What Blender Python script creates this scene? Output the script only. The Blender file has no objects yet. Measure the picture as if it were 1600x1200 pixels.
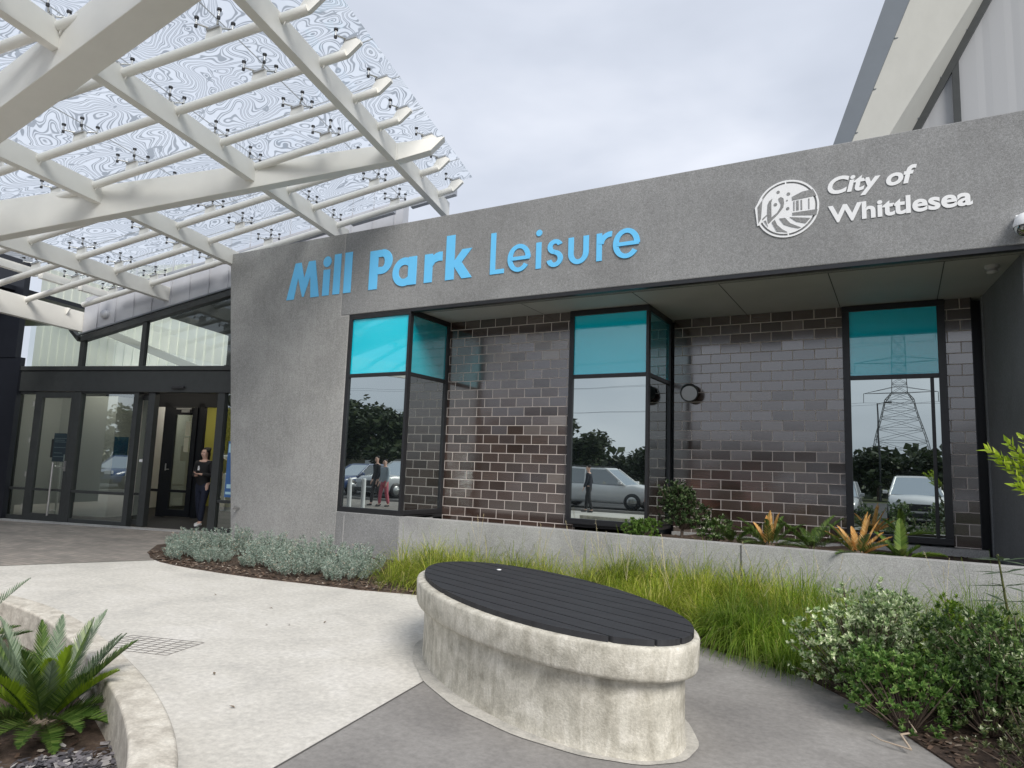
import bpy, bmesh, math, random
from mathutils import Vector, Matrix
random.seed(7)
scene = bpy.context.scene
# ------------------------------------------------------------------ camera
cam_d = bpy.data.cameras.new('camera'); cam = bpy.data.objects.new('camera', cam_d)
scene.collection.objects.link(cam); scene.camera = cam
cam_d.sensor_width = 36; cam_d.lens = 24.12; cam_d.clip_end = 2000; cam_d.clip_start = 0.05
PITCH, ROLL, PSI = 0.1224, 0.0353, 0.5172
cp, sp = math.cos(PITCH), math.sin(PITCH)
F = Vector((-math.sin(PSI)*cp, math.cos(PSI)*cp, sp))
R0 = Vector((math.cos(PSI), math.sin(PSI), 0)); U0 = R0.cross(F)
R = R0*math.cos(ROLL) + U0*math.sin(ROLL); U = -R0*math.sin(ROLL) + U0*math.cos(ROLL)
m = Matrix((R, U, -F)).transposed().to_4x4(); m.translation = (0, 0, 1.5)
cam.matrix_world = m
scene.render.resolution_x = 1024; scene.render.resolution_y = 768
# ------------------------------------------------------------------ sky and sun
SUN_EL, SUN_AZ = math.radians(41), math.radians(128)
world = bpy.data.worlds.new('World'); scene.world = world; world.use_nodes = True
wt = world.node_tree; wn = wt.nodes; wl = wt.links; wn.clear()
wo = wn.new('ShaderNodeOutputWorld'); bg = wn.new('ShaderNodeBackground'); bg.inputs[1].default_value = 0.13
sky = wn.new('ShaderNodeTexSky'); sky.sky_type = 'NISHITA'; sky.sun_disc = False
sky.sun_elevation = SUN_EL; sky.sun_rotation = SUN_AZ; sky.air_density = 1.2; sky.dust_density = 3
tc = wn.new('ShaderNodeTexCoord'); mp = wn.new('ShaderNodeMapping'); mp.inputs['Scale'].default_value = (1, 1, 2.6)
mp.inputs['Rotation'].default_value = (0, 0.15, 0.4)
wl.new(tc.outputs['Generated'], mp.inputs[0])
nz = wn.new('ShaderNodeTexNoise'); nz.inputs['Scale'].default_value = 1.7; nz.inputs['Detail'].default_value = 5; nz.inputs['Roughness'].default_value = .48
nz.inputs['Distortion'].default_value = .25
wl.new(mp.outputs[0], nz.inputs['Vector'])
cr = wn.new('ShaderNodeValToRGB'); wl.new(nz.outputs['Fac'], cr.inputs[0])
e = cr.color_ramp.elements
e[0].position = .30; e[0].color = (3.9, 4.25, 4.95, 1)
e[1].position = .70; e[1].color = (6.6, 6.85, 7.5, 1)
k = e.new(.5); k.color = (5.0, 5.35, 6.1, 1)
mx = wn.new('ShaderNodeMix'); mx.data_type = 'RGBA'; mx.inputs[0].default_value = .93
wl.new(sky.outputs[0], mx.inputs[6]); wl.new(cr.outputs[0], mx.inputs[7])
wl.new(mx.outputs[2], bg.inputs[0]); wl.new(bg.outputs[0], wo.inputs[0])
sd = bpy.data.lights.new('sun', 'SUN'); sun = bpy.data.objects.new('sun', sd); scene.collection.objects.link(sun)
sd.energy = 3.1; sd.angle = math.radians(24); sd.color = (1, .96, .9)
sdir = Vector((math.sin(SUN_AZ)*math.cos(SUN_EL), math.cos(SUN_AZ)*math.cos(SUN_EL), math.sin(SUN_EL)))
sun.rotation_euler = sdir.to_track_quat('Z', 'Y').to_euler()
scene.view_settings.view_transform = 'Standard'; scene.view_settings.look = 'None'
scene.view_settings.exposure = 0.15; scene.view_settings.gamma = 1
# ------------------------------------------------------------------ helpers
COL = scene.collection
def V(*a): return Vector(a)
def link(o, parent=None):
    COL.objects.link(o)
    if parent is not None: o.parent = parent
    return o
def tag(o, label=None, cat=None, group=None, kind=None):
    if label: o['label'] = label
    if cat: o['category'] = cat
    if group: o['group'] = group
    if kind: o['kind'] = kind
    return o
def empty(name, loc, label, cat, group=None, rz=0):
    o = bpy.data.objects.new(name, None); COL.objects.link(o); o.location = loc; o.rotation_euler = (0, 0, rz)
    o.empty_display_size = .2
    return tag(o, label, cat, group)
class MB:
    """collects geometry, links it as one mesh object"""
    def __init__(s): s.v = []; s.f = []; s.mi = []; s.m = 0; s.sm = []
    def poly(s, pts, smooth=False):
        n = len(s.v); s.v += [tuple(p) for p in pts]; s.f.append(tuple(range(n, n+len(pts)))); s.mi.append(s.m); s.sm.append(smooth)
    def faces(s, pts, fs, smooth=False):
        n = len(s.v); s.v += [tuple(p) for p in pts]
        for f in fs: s.f.append(tuple(n+i for i in f)); s.mi.append(s.m); s.sm.append(smooth)
    def hexa(s, p):
        s.faces(p, [(0,3,2,1),(4,5,6,7),(0,1,5,4),(1,2,6,5),(2,3,7,6),(3,0,4,7)])
    def box(s, a, b):
        x0,y0,z0 = a; x1,y1,z1 = b
        s.hexa([(x0,y0,z0),(x1,y0,z0),(x1,y1,z0),(x0,y1,z0),(x0,y0,z1),(x1,y0,z1),(x1,y1,z1),(x0,y1,z1)])
    def fbox(s, o, ex, ey, ez, a, b):
        """box in a frame o + x*ex + y*ey + z*ez"""
        P = lambda x,y,z: o+ex*x+ey*y+ez*z
        x0,y0,z0 = a; x1,y1,z1 = b
        s.hexa([P(x0,y0,z0),P(x1,y0,z0),P(x1,y1,z0),P(x0,y1,z0),P(x0,y0,z1),P(x1,y0,z1),P(x1,y1,z1),P(x0,y1,z1)])
    def prism(s, pts, d):
        """extrude a planar outline by vector d"""
        n = len(pts); d = Vector(d); q = [Vector(p) for p in pts]
        nn = Vector((0,0,0))
        for i in range(n): nn += q[i].cross(q[(i+1)%n])
        if nn.dot(d) > 0: q = q[::-1]
        a = q + [p+d for p in q]
        s.faces(a, [tuple(range(n)), tuple(range(2*n-1, n-1, -1))] + [((i+1)%n, i, n+i, n+(i+1)%n) for i in range(n)])
    def tube(s, a, b, r, r2=None, n=10, caps=True):
        a = Vector(a); b = Vector(b); r2 = r if r2 is None else r2
        d = (b-a)
        if d.length < 1e-6: return
        d.normalize(); u = d.orthogonal().normalized(); w = d.cross(u)
        pts = [a+(u*math.cos(t)+w*math.sin(t))*r for t in [2*math.pi*i/n for i in range(n)]]
        pts += [b+(u*math.cos(t)+w*math.sin(t))*r2 for t in [2*math.pi*i/n for i in range(n)]]
        s.faces(pts, [(i, (i+1)%n, n+(i+1)%n, n+i) for i in range(n)], True)
        if caps: s.faces(pts, [tuple(range(n-1,-1,-1)), tuple(range(n, 2*n))])
    def path(s, pts, r, n=8):
        for a, b, ra, rb in zip(pts[:-1], pts[1:], r[:-1], r[1:]): s.tube(a, b, ra, rb, n)
    def lathe(s, c, prof, n=24, ax=Vector((0,0,1))):
        ax = Vector(ax).normalized(); u = ax.orthogonal().normalized(); w = ax.cross(u); c = Vector(c)
        pts = []
        for r, h in prof:
            pts += [c+ax*h+(u*math.cos(2*math.pi*i/n)+w*math.sin(2*math.pi*i/n))*r for i in range(n)]
        fs = []
        for j in range(len(prof)-1):
            fs += [(j*n+i, j*n+(i+1)%n, (j+1)*n+(i+1)%n, (j+1)*n+i) for i in range(n)]
        s.faces(pts, fs, True)
    def build(s, name, mat, parent=None, bevel=0, loc=None, seg=2):
        me = bpy.data.meshes.new(name); me.from_pydata(s.v, [], s.f)
        for mm in (mat if isinstance(mat, (list, tuple)) else [mat]): me.materials.append(mm)
        me.polygons.foreach_set('material_index', s.mi)
        me.polygons.foreach_set('use_smooth', s.sm)
        me.validate(); me.update()
        o = bpy.data.objects.new(name, me); link(o, parent)
        q = parent                                   # meshes are written in world coordinates
        while q is not None: o.location -= q.location; q = q.parent
        if bevel:
            b = o.modifiers.new('bevel', 'BEVEL'); b.width = bevel; b.segments = seg; b.limit_method = 'ANGLE'; b.angle_limit = math.radians(40)
        if loc: o.location = loc
        return o
def local(parent, p): return Vector(p) - parent.location
# ------------------------------------------------------------------ materials
def newmat(name):
    m = bpy.data.materials.new(name); m.use_nodes = True
    nt = m.node_tree; b = nt.nodes['Principled BSDF']
    return m, nt, nt.nodes, nt.links, b
def setp(b, col=None, rough=None, metal=None, spec=None, coat=None):
    if col: b.inputs['Base Color'].default_value = (*col, 1)
    if rough is not None: b.inputs['Roughness'].default_value = rough
    if metal is not None: b.inputs['Metallic'].default_value = metal
    if spec is not None: b.inputs['Specular IOR Level'].default_value = spec
    if coat is not None: b.inputs['Coat Weight'].default_value = coat
def noise(n, l, scale, detail=4, rough=.55, vec=None, dist=0):
    t = n.new('ShaderNodeTexNoise'); t.inputs['Scale'].default_value = scale; t.inputs['Detail'].default_value = detail
    t.inputs['Roughness'].default_value = rough; t.inputs['Distortion'].default_value = dist
    if vec is not None: l.new(vec, t.inputs['Vector'])
    return t
def ramp(n, l, src, stops):
    r = n.new('ShaderNodeValToRGB'); l.new(src, r.inputs[0]); el = r.color_ramp.elements
    el[0].position, el[0].color = stops[0][0], (*stops[0][1], 1)
    el[1].position, el[1].color = stops[-1][0], (*stops[-1][1], 1)
    for p, c in stops[1:-1]: k = el.new(p); k.color = (*c, 1)
    return r
def mixc(n, l, a, b, fac, mode='MIX'):
    m = n.new('ShaderNodeMix'); m.data_type = 'RGBA'; m.blend_type = mode
    for i, x in ((0, fac), (6, a), (7, b)):
        if isinstance(x, (int, float)): m.inputs[i].default_value = x
        elif isinstance(x, tuple): m.inputs[i].default_value = (*x, 1)
        else: l.new(x, m.inputs[i])
    return m.outputs[2]
def bump(n, l, b, src, st, dist=.01):
    k = n.new('ShaderNodeBump'); k.inputs['Strength'].default_value = st; k.inputs['Distance'].default_value = dist
    l.new(src, k.inputs['Height']); l.new(k.outputs[0], b.inputs['Normal']); return k
def objco(n, scale=None, l=None):
    t = n.new('ShaderNodeTexCoord')
    if scale is None: return t.outputs['Object']
    mp = n.new('ShaderNodeMapping'); mp.inputs['Scale'].default_value = scale; l.new(t.outputs['Object'], mp.inputs[0]); return mp.outputs[0]
def plain(name, col, rough=.5, metal=0, spec=.5, var=.0, scale=8, bmp=0):
    m, nt, n, l, b = newmat(name); setp(b, col, rough, metal, spec)
    if var or bmp:
        t = noise(n, l, scale, 5, .6, objco(n))
        if var:
            r = ramp(n, l, t.outputs['Fac'], [(.3, tuple(c*(1-var) for c in col)), (.7, tuple(min(1, c*(1+var)) for c in col))]); l.new(r.outputs[0], b.inputs['Base Color'])
        if bmp: bump(n, l, b, t.outputs['Fac'], bmp)
    return m
def concrete(name, base, dark, light, big=.6, fine=60, bmp=.25, streak=0, rough=.85, speck=0):
    m, nt, n, l, b = newmat(name); setp(b, base, rough, 0, .3); co = objco(n)
    a = noise(n, l, big, 6, .62, co, .4); c = ramp(n, l, a.outputs['Fac'], [(.33, dark), (.5, base), (.68, light)]).outputs[0]
    f = noise(n, l, fine, 3, .7, co); c = mixc(n, l, c, ramp(n, l, f.outputs['Fac'], [(.3, (.72,.72,.72)), (.7, (1.22,1.22,1.22))]).outputs[0], .6, 'MULTIPLY')
    if streak:
        s = noise(n, l, 1, 5, .6, objco(n, (16, 16, 2.6), l), .8)
        c = mixc(n, l, c, ramp(n, l, s.outputs['Fac'], [(.35, (.72,.7,.66)), (.62, (1.12,1.12,1.12))]).outputs[0], streak, 'MULTIPLY')
    if speck:
        v = n.new('ShaderNodeTexVoronoi'); v.inputs['Scale'].default_value = 130; l.new(co, v.inputs['Vector'])
        s = ramp(n, l, v.outputs['Color'], [(.0, (.6,.6,.6)), (.5, (1,1,1)), (1, (1.5,1.5,1.5))]).outputs[0]
        c = mixc(n, l, c, s, speck, 'MULTIPLY')
    l.new(c, b.inputs['Base Color']); bump(n, l, b, f.outputs['Fac'], bmp, .004)
    return m
M = {}
M['path_light'] = concrete('pale_concrete', (.585,.56,.51), (.51,.49,.45), (.645,.62,.575), 1.6, 22, .1)
M['path_grey'] = concrete('grey_concrete', (.25,.238,.225), (.205,.195,.186), (.30,.287,.272), 1.5, 25, .1)
M['render'] = concrete('grey_render', (.256,.26,.262), (.225,.228,.23), (.288,.291,.293), .8, 42, .5, .15, speck=.6)
M['pier'] = concrete('bounce_lit_grey_render', (.33,.33,.322), (.285,.286,.28), (.375,.375,.367), .9, 42, .5, .2, speck=.6)  # wall render made paler on the pier: bounce light painted into its colour
M['planter'] = concrete('speckled_concrete', (.37,.37,.365), (.32,.32,.32), (.42,.42,.415), 1.2, 90, .3, .15, speck=.6)
M['bench_conc'] = concrete('weathered_concrete', (.53,.505,.435), (.38,.36,.305), (.69,.66,.585), 7, 70, 1.0, .55)
M['kerb_conc'] = concrete('kerb_concrete', (.54,.50,.43), (.40,.365,.31), (.68,.64,.56), 9, 60, .8, 0)
M['white'] = plain('cream_paint', (.79,.78,.735), .38, 0, .5, .03, 3)
M['tubewhite'] = M['white']
M['frame'] = plain('charcoal_metal', (.022,.023,.026), .35, .2, .5, .15, 10)
M['frame2'] = plain('entrance_metal', (.04,.044,.044), .42, .1, .5, .12, 6)
M['parapet'] = plain('grey_zinc', (.46,.47,.50), .5, .15, .5, .08, 2.5)
M['steel'] = plain('brushed_steel', (.55,.55,.54), .28, .95)
M['rubber'] = plain('black_rubber', (.025,.025,.028), .5)
M['soffit'] = plain('soffit_sheet', (.42,.42,.42), .6, 0, .4, .05, 2)
M['eave'] = plain('eave_steel', (.17,.19,.21), .5, .3, .5, .04, 3)
M['eavesoffit'] = plain('eave_lining', (.52,.52,.49), .65, 0, .4, .04, 2)
M['blue'] = plain('pale_blue_letter', (.15,.56,.93), .45, 0, .4)
M['lettwhite'] = plain('white_letter', (.80,.81,.82), .5)
M['blackwall'] = plain('near_black_panel', (.012,.014,.02), .4, 0, .4, .1, 4)
M['soil'] = concrete('dark_mulch', (.075,.052,.04), (.035,.025,.02), (.13,.095,.07), 9, 40, 1.0)
M['asphalt'] = concrete('asphalt', (.06,.06,.062), (.045,.045,.047), (.08,.08,.08), 1, 80, .5)
M['lawn'] = concrete('dry_grass_ground', (.07,.085,.03), (.05,.065,.02), (.10,.11,.05), 1, 40, .8)
def deck_mat():
    m, nt, n, l, b = newmat('charcoal_decking'); setp(b, (.034,.034,.038), .6, 0, .25)
    t = noise(n, l, 1, 4, .6, objco(n, (3, 40, 3), l)); r = ramp(n, l, t.outputs['Fac'], [(.3, (.026,.026,.029)), (.7, (.044,.045,.049))]); l.new(r.outputs[0], b.inputs['Base Color'])
    bump(n, l, b, t.outputs['Fac'], .2, .003); return m
M['deck'] = deck_mat()
def paver_mat():
    m, nt, n, l, b = newmat('brown_pavers'); setp(b, (.2,.18,.16), .8)
    br = n.new('ShaderNodeTexBrick'); br.inputs['Scale'].default_value = 1; br.inputs['Brick Width'].default_value = .2; br.inputs['Row Height'].default_value = .1
    br.inputs['Mortar Size'].default_value = .004; br.inputs['Color1'].default_value = (.30,.27,.24,1); br.inputs['Color2'].default_value = (.22,.205,.185,1); br.inputs['Mortar'].default_value = (.13,.12,.11,1)
    l.new(objco(n), br.inputs['Vector']); t = noise(n, l, 1.3, 5, .6, objco(n))
    c = mixc(n, l, br.outputs['Color'], ramp(n, l, t.outputs['Fac'], [(.3,(.8,.8,.8)),(.7,(1.25,1.22,1.2))]).outputs[0], 1., 'MULTIPLY'); l.new(c, b.inputs['Base Color'])
    bump(n, l, b, br.outputs['Fac'], -.4, .004); return m
M['paver'] = paver_mat()
def brick_mat(w=.306, h=.153, z0=3.733-.153*24):
    """glazed stretcher-bond bricks; every brick has its own shade, gloss and slight tilt"""
    m, nt, n, l, b = newmat('glazed_brown_brick')
    sx = n.new('ShaderNodeSeparateXYZ'); l.new(objco(n), sx.inputs[0])
    def mt(op, a, c=None, d=None):
        k = n.new('ShaderNodeMath'); k.operation = op
        for i, x in enumerate((a, c, d)):
            if x is None: continue
            if isinstance(x, (int, float)): k.inputs[i].default_value = x
            else: l.new(x, k.inputs[i])
        return k.outputs[0]
    zr = mt('DIVIDE', mt('SUBTRACT', sx.outputs[2], z0), h); row = mt('FLOOR', zr); fz = mt('FRACT', zr)
    off = mt('MULTIPLY', mt('MODULO', row, 2.0), .5)
    xr = mt('ADD', mt('DIVIDE', mt('ADD', sx.outputs[0], 100.07), w), off); colm = mt('FLOOR', xr); fx = mt('FRACT', xr)
    cmb = n.new('ShaderNodeCombineXYZ'); l.new(colm, cmb.inputs[0]); l.new(row, cmb.inputs[1])
    wn_ = n.new('ShaderNodeTexWhiteNoise'); wn_.noise_dimensions = '2D'; l.new(cmb.outputs[0], wn_.inputs['Vector'])
    ex = mt('MULTIPLY', mt('MINIMUM', fx, mt('SUBTRACT', 1., fx)), w); ez = mt('MULTIPLY', mt('MINIMUM', fz, mt('SUBTRACT', 1., fz)), h)
    ed = mt('MINIMUM', ex, ez); mr = n.new('ShaderNodeMapRange'); l.new(ed, mr.inputs[0]); mr.inputs[1].default_value = .0045; mr.inputs[2].default_value = .0065
    isb = mr.outputs[0]
    rc = ramp(n, l, wn_.outputs['Value'], [(0, (.030,.016,.011)), (.35, (.046,.027,.021)), (.7, (.068,.044,.036)), (.95, (.088,.062,.052)), (1, (.17,.14,.12))])
    t = noise(n, l, 1, 3, .6, objco(n, (4, 4, 60), l)); bc = mixc(n, l, rc.outputs[0], ramp(n, l, t.outputs['Fac'], [(.3,(.85,.85,.85)),(.7,(1.15,1.15,1.15))]).outputs[0], 1., 'MULTIPLY')
    l.new(mixc(n, l, (.56,.50,.46), bc, isb), b.inputs['Base Color'])
    sc = n.new('ShaderNodeSeparateColor'); l.new(wn_.outputs['Color'], sc.inputs[0])
    rg = mt('ADD', mt('MULTIPLY', sc.outputs[1], .10), .10); rr = n.new('ShaderNodeMix'); rr.data_type = 'FLOAT'
    l.new(isb, rr.inputs[0]); rr.inputs[2].default_value = .8; l.new(rg, rr.inputs[3]); l.new(rr.outputs[0], b.inputs['Roughness'])
    b.inputs['IOR'].default_value = 2.35
    bp = n.new('ShaderNodeBump'); bp.inputs['Strength'].default_value = .9; bp.inputs['Distance'].default_value = .004; l.new(isb, bp.inputs['Height'])
    vs = n.new('ShaderNodeVectorMath'); vs.operation = 'SUBTRACT'; l.new(wn_.outputs['Color'], vs.inputs[0]); vs.inputs[1].default_value = (.5,.5,.5)
    v2 = n.new('ShaderNodeVectorMath'); v2.operation = 'SCALE'; l.new(vs.outputs[0], v2.inputs[0]); v2.inputs['Scale'].default_value = .022
    va = n.new('ShaderNodeVectorMath'); va.operation = 'ADD'; l.new(bp.outputs[0], va.inputs[0]); l.new(v2.outputs[0], va.inputs[1])
    vn = n.new('ShaderNodeVectorMath'); vn.operation = 'NORMALIZE'; l.new(va.outputs[0], vn.inputs[0]); l.new(vn.outputs[0], b.inputs['Normal'])
    return m
M['brick'] = brick_mat()
def mirror_glass(name, tint, base, fac, wav=.02, rough=0.0):
    """dark reflective window glass: faintly wavy"""
    m, nt, n, l, b = newmat(name); out = n['Material Output']
    setp(b, base, .08, 0, .5)
    g = n.new('ShaderNodeBsdfGlossy'); g.inputs['Color'].default_value = (*tint, 1); g.inputs['Roughness'].default_value = rough
    t = noise(n, l, 1.1, 1, .4, objco(n)); k = n.new('ShaderNodeBump'); k.inputs['Strength'].default_value = wav; k.inputs['Distance'].default_value = .05
    l.new(t.outputs['Fac'], k.inputs['Height']); l.new(k.outputs[0], g.inputs['Normal'])
    fr = n.new('ShaderNodeFresnel'); fr.inputs['IOR'].default_value = 1.5
    mr = n.new('ShaderNodeMapRange'); l.new(fr.outputs[0], mr.inputs[0]); mr.inputs[1].default_value = .04; mr.inputs[2].default_value = .6; mr.inputs[3].default_value = fac; mr.inputs[4].default_value = .95
    s = n.new('ShaderNodeMixShader'); l.new(mr.outputs[0], s.inputs[0]); l.new(b.outputs[0], s.inputs[1]); l.new(g.outputs[0], s.inputs[2]); l.new(s.outputs[0], out.inputs[0])
    return m
M['glass'] = mirror_glass('reflective_window_glass', (.79,.87,.85), (.012,.016,.018), .60, .02)
M['glass_side'] = mirror_glass('window_glass_side', (.85,.92,.92), (.012,.016,.018), .55, .02)
M['teal'] = mirror_glass('teal_backed_glass', (.85,.95,.97), (.0,.62,.79), .10, .01, .0)
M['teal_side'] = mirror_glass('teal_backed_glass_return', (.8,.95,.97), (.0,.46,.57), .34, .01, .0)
def clear_glass(name, fac, tint=(.9,.97,.94), trans=(.70,.77,.73)):
    m, nt, n, l, b = newmat(name); out = n['Material Output']; n.remove(b)
    g = n.new('ShaderNodeBsdfGlossy'); g.inputs['Color'].default_value = (*tint, 1); g.inputs['Roughness'].default_value = 0
    t = n.new('ShaderNodeBsdfTransparent'); t.inputs['Color'].default_value = (*trans, 1)
    fr = n.new('ShaderNodeFresnel'); fr.inputs['IOR'].default_value = 1.5
    mr = n.new('ShaderNodeMapRange'); l.new(fr.outputs[0], mr.inputs[0]); mr.inputs[1].default_value = .04; mr.inputs[2].default_value = .6; mr.inputs[3].default_value = fac; mr.inputs[4].default_value = .9
    s = n.new('ShaderNodeMixShader'); l.new(mr.outputs[0], s.inputs[0]); l.new(t.outputs[0], s.inputs[1]); l.new(g.outputs[0], s.inputs[2]); l.new(s.outputs[0], out.inputs[0])
    return m
M['lobby_glass'] = clear_glass('entrance_glass', .33)
M['upper_glass'] = clear_glass('upper_entrance_glass', .10, trans=(.93,.97,.94))
M['carglass'] = mirror_glass('car_window_glass', (.8,.85,.87), (.01,.012,.014), .25, 0)
def frit_mat():
    """glass roof sheet printed with contour lines and flat grey patches"""
    m, nt, n, l, b = newmat('printed_roof_glass'); out = n['Material Output']
    co = objco(n)
    wp = noise(n, l, 1.25, 1.8, .45, co, .6); vs = n.new('ShaderNodeVectorMath'); vs.operation = 'SUBTRACT'; l.new(wp.outputs['Color'], vs.inputs[0]); vs.inputs[1].default_value = (.5,.5,.5)
    w2 = noise(n, l, 3.1, 1, .4, co); vs2 = n.new('ShaderNodeVectorMath'); vs2.operation = 'SUBTRACT'; l.new(w2.outputs['Color'], vs2.inputs[0]); vs2.inputs[1].default_value = (.5,.5,.5)
    dt = n.new('ShaderNodeVectorMath'); dt.operation = 'DOT_PRODUCT'; l.new(vs.outputs[0], dt.inputs[0]); dt.inputs[1].default_value = (19,15,5)
    d2_ = n.new('ShaderNodeVectorMath'); d2_.operation = 'DOT_PRODUCT'; l.new(vs2.outputs[0], d2_.inputs[0]); d2_.inputs[1].default_value = (1.5,1.2,0)
    d3_ = n.new('ShaderNodeVectorMath'); d3_.operation = 'DOT_PRODUCT'; l.new(co, d3_.inputs[0]); d3_.inputs[1].default_value = (2.2,4.4,0)
    ad = n.new('ShaderNodeMath'); ad.operation = 'ADD'; l.new(dt.outputs['Value'], ad.inputs[0]); l.new(d2_.outputs['Value'], ad.inputs[1])
    a2 = n.new('ShaderNodeMath'); a2.operation = 'ADD'; l.new(ad.outputs[0], a2.inputs[0]); l.new(d3_.outputs['Value'], a2.inputs[1])
    fr = n.new('ShaderNodeMath'); fr.operation = 'FRACT'; l.new(a2.outputs[0], fr.inputs[0])
    ln = ramp(n, l, fr.outputs[0], [(0,(0,0,0)),(.08,(0,0,0)),(.13,(1,1,1)),(.25,(1,1,1)),(.30,(0,0,0)),(.40,(0,0,0)),(.45,(1,1,1)),(.57,(1,1,1)),(.62,(0,0,0)),(1,(0,0,0))]).outputs[0]
    pt = noise(n, l, 2.3, 3, .5, objco(n, (1, 1.7, 1), l), .8)
    pa = ramp(n, l, pt.outputs['Fac'], [(.655,(0,0,0)),(.665,(1,1,1))]).outputs[0]
    mm = n.new('ShaderNodeMath'); mm.operation = 'MAXIMUM'; l.new(ln, mm.inputs[0]); l.new(pa, mm.inputs[1])
    t1 = n.new('ShaderNodeBsdfTranslucent'); t1.inputs['Color'].default_value = (.76,.80,.85,1)
    tr = n.new('ShaderNodeBsdfTransparent'); tr.inputs['Color'].default_value = (.93,.96,.98,1)
    s1 = n.new('ShaderNodeMixShader'); s1.inputs[0].default_value = .62; l.new(t1.outputs[0], s1.inputs[1]); l.new(tr.outputs[0], s1.inputs[2])
    d2 = n.new('ShaderNodeBsdfTranslucent'); d2.inputs['Color'].default_value = (.34,.37,.40,1)
    tr2 = n.new('ShaderNodeBsdfTransparent'); tr2.inputs['Color'].default_value = (.48,.51,.54,1)
    s2 = n.new('ShaderNodeMixShader'); s2.inputs[0].default_value = .55; l.new(d2.outputs[0], s2.inputs[1]); l.new(tr2.outputs[0], s2.inputs[2])
    s3 = n.new('ShaderNodeMixShader'); l.new(mm.outputs[0], s3.inputs[0]); l.new(s1.outputs[0], s3.inputs[1]); l.new(s2.outputs[0], s3.inputs[2])
    g = n.new('ShaderNodeBsdfGlossy'); g.inputs['Roughness'].default_value = .02; s4 = n.new('ShaderNodeMixShader'); s4.inputs[0].default_value = .06
    l.new(s3.outputs[0], s4.inputs[1]); l.new(g.outputs[0], s4.inputs[2]); l.new(s4.outputs[0], out.inputs[0]); n.remove(b)
    return m
M['frit'] = frit_mat()
def translucent(name, col, fac=.8):
    m, nt, n, l, b = newmat(name); out = n['Material Output']; setp(b, col, .35)
    t = n.new('ShaderNodeBsdfTranslucent'); t.inputs['Color'].default_value = (*col, 1)
    s = n.new('ShaderNodeMixShader'); s.inputs[0].default_value = fac; l.new(b.outputs[0], s.inputs[1]); l.new(t.outputs[0], s.inputs[2]); l.new(s.outputs[0], out.inputs[0]); return m
M['poly'] = translucent('translucent_cladding', (.95,.97,.88), .9)
M['poly2'] = translucent('pale_translucent_cladding', (.43,.435,.445), .2)
def leaf_mat(name, stops, rough=.5, trans=.25, scale=None):
    m, nt, n, l, b = newmat(name); out = n['Material Output']; setp(b, stops[0][1], rough, 0, .35)
    g = n.new('ShaderNodeNewGeometry'); r = ramp(n, l, g.outputs['Random Per Island'], stops)
    c = r.outputs[0]
    if scale:
        t = noise(n, l, scale, 2, .5, objco(n)); c = mixc(n, l, c, ramp(n, l, t.outputs['Fac'], [(.35,(.55,.6,.5)),(.65,(1.35,1.3,1.2))]).outputs[0], 1., 'MULTIPLY')
    l.new(c, b.inputs['Base Color'])
    t = n.new('ShaderNodeBsdfTranslucent'); l.new(c, t.inputs['Color'])
    s = n.new('ShaderNodeMixShader'); s.inputs[0].default_value = trans; l.new(b.outputs[0], s.inputs[1]); l.new(t.outputs[0], s.inputs[2]); l.new(s.outputs[0], out.inputs[0]); return m
M['silver'] = leaf_mat('silver_leaves', [(0,(.17,.24,.19)),(.5,(.29,.36,.305)),(.88,(.46,.53,.46)),(1,(.46,.36,.27))], .6)
M['grass'] = leaf_mat('lime_grass', [(0,(.10,.17,.01)),(.4,(.27,.36,.03)),(.8,(.46,.50,.09)),(1,(.66,.56,.27))], .45, .45, 1.6)
M['grass2'] = leaf_mat('green_grass', [(0,(.07,.14,.012)),(.5,(.17,.29,.03)),(.93,(.30,.40,.07)),(1,(.52,.48,.26))], .45, .45, 1.6)
M['cycad'] = leaf_mat('cycad_leaflets', [(0,(.028,.065,.012)),(.6,(.07,.125,.025)),(1,(.14,.2,.05))], .35, .2)
M['cycad_young'] = leaf_mat('young_cycad_leaflets', [(0,(.16,.26,.015)),(1,(.28,.40,.03))], .4, .35)
M['cycad_silver'] = leaf_mat('blue_green_cycad_leaflets', [(0,(.10,.15,.09)),(1,(.24,.30,.2))], .4, .2)
M['orange'] = leaf_mat('dry_orange_leaflets', [(0,(.55,.27,.07)),(.6,(.72,.42,.14)),(1,(.80,.55,.25))], .6, .3)
M['pale'] = leaf_mat('pale_green_leaves', [(0,(.07,.14,.045)),(.3,(.21,.32,.13)),(.65,(.46,.55,.34)),(1,(.80,.84,.68))], .5, .25, 3)
M['dark'] = leaf_mat('dark_green_leaves', [(0,(.03,.07,.02)),(.5,(.08,.15,.04)),(.85,(.17,.25,.09)),(1,(.5,.54,.4))], .35, .2, 3)
M['olive'] = leaf_mat('olive_leaves', [(0,(.03,.05,.012)),(.6,(.08,.10,.03)),(1,(.17,.18,.08))], .5, .2)
M['bright'] = leaf_mat('bright_lime_leaves', [(0,(.25,.38,.02)),(.6,(.45,.6,.05)),(1,(.62,.72,.12))], .4, .4)
M['herb'] = leaf_mat('light_green_herb_leaves', [(0,(.06,.13,.02)),(1,(.17,.27,.06))], .5, .3)
M['tree'] = leaf_mat('eucalypt_leaves', [(0,(.018,.03,.012)),(.7,(.04,.06,.022)),(1,(.07,.09,.035))], .5, .15)
M['bark'] = concrete('tree_bark', (.12,.09,.07), (.07,.055,.045), (.2,.16,.13), 6, 30, .8)
M['stem'] = plain('green_stem', (.12,.13,.05), .6, 0, .3, .2, 10)
M['chip'] = leaf_mat('bark_chips', [(0,(.05,.03,.02)),(.6,(.13,.085,.06)),(.9,(.22,.17,.13)),(1,(.42,.38,.33))], .8, 0)
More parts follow.
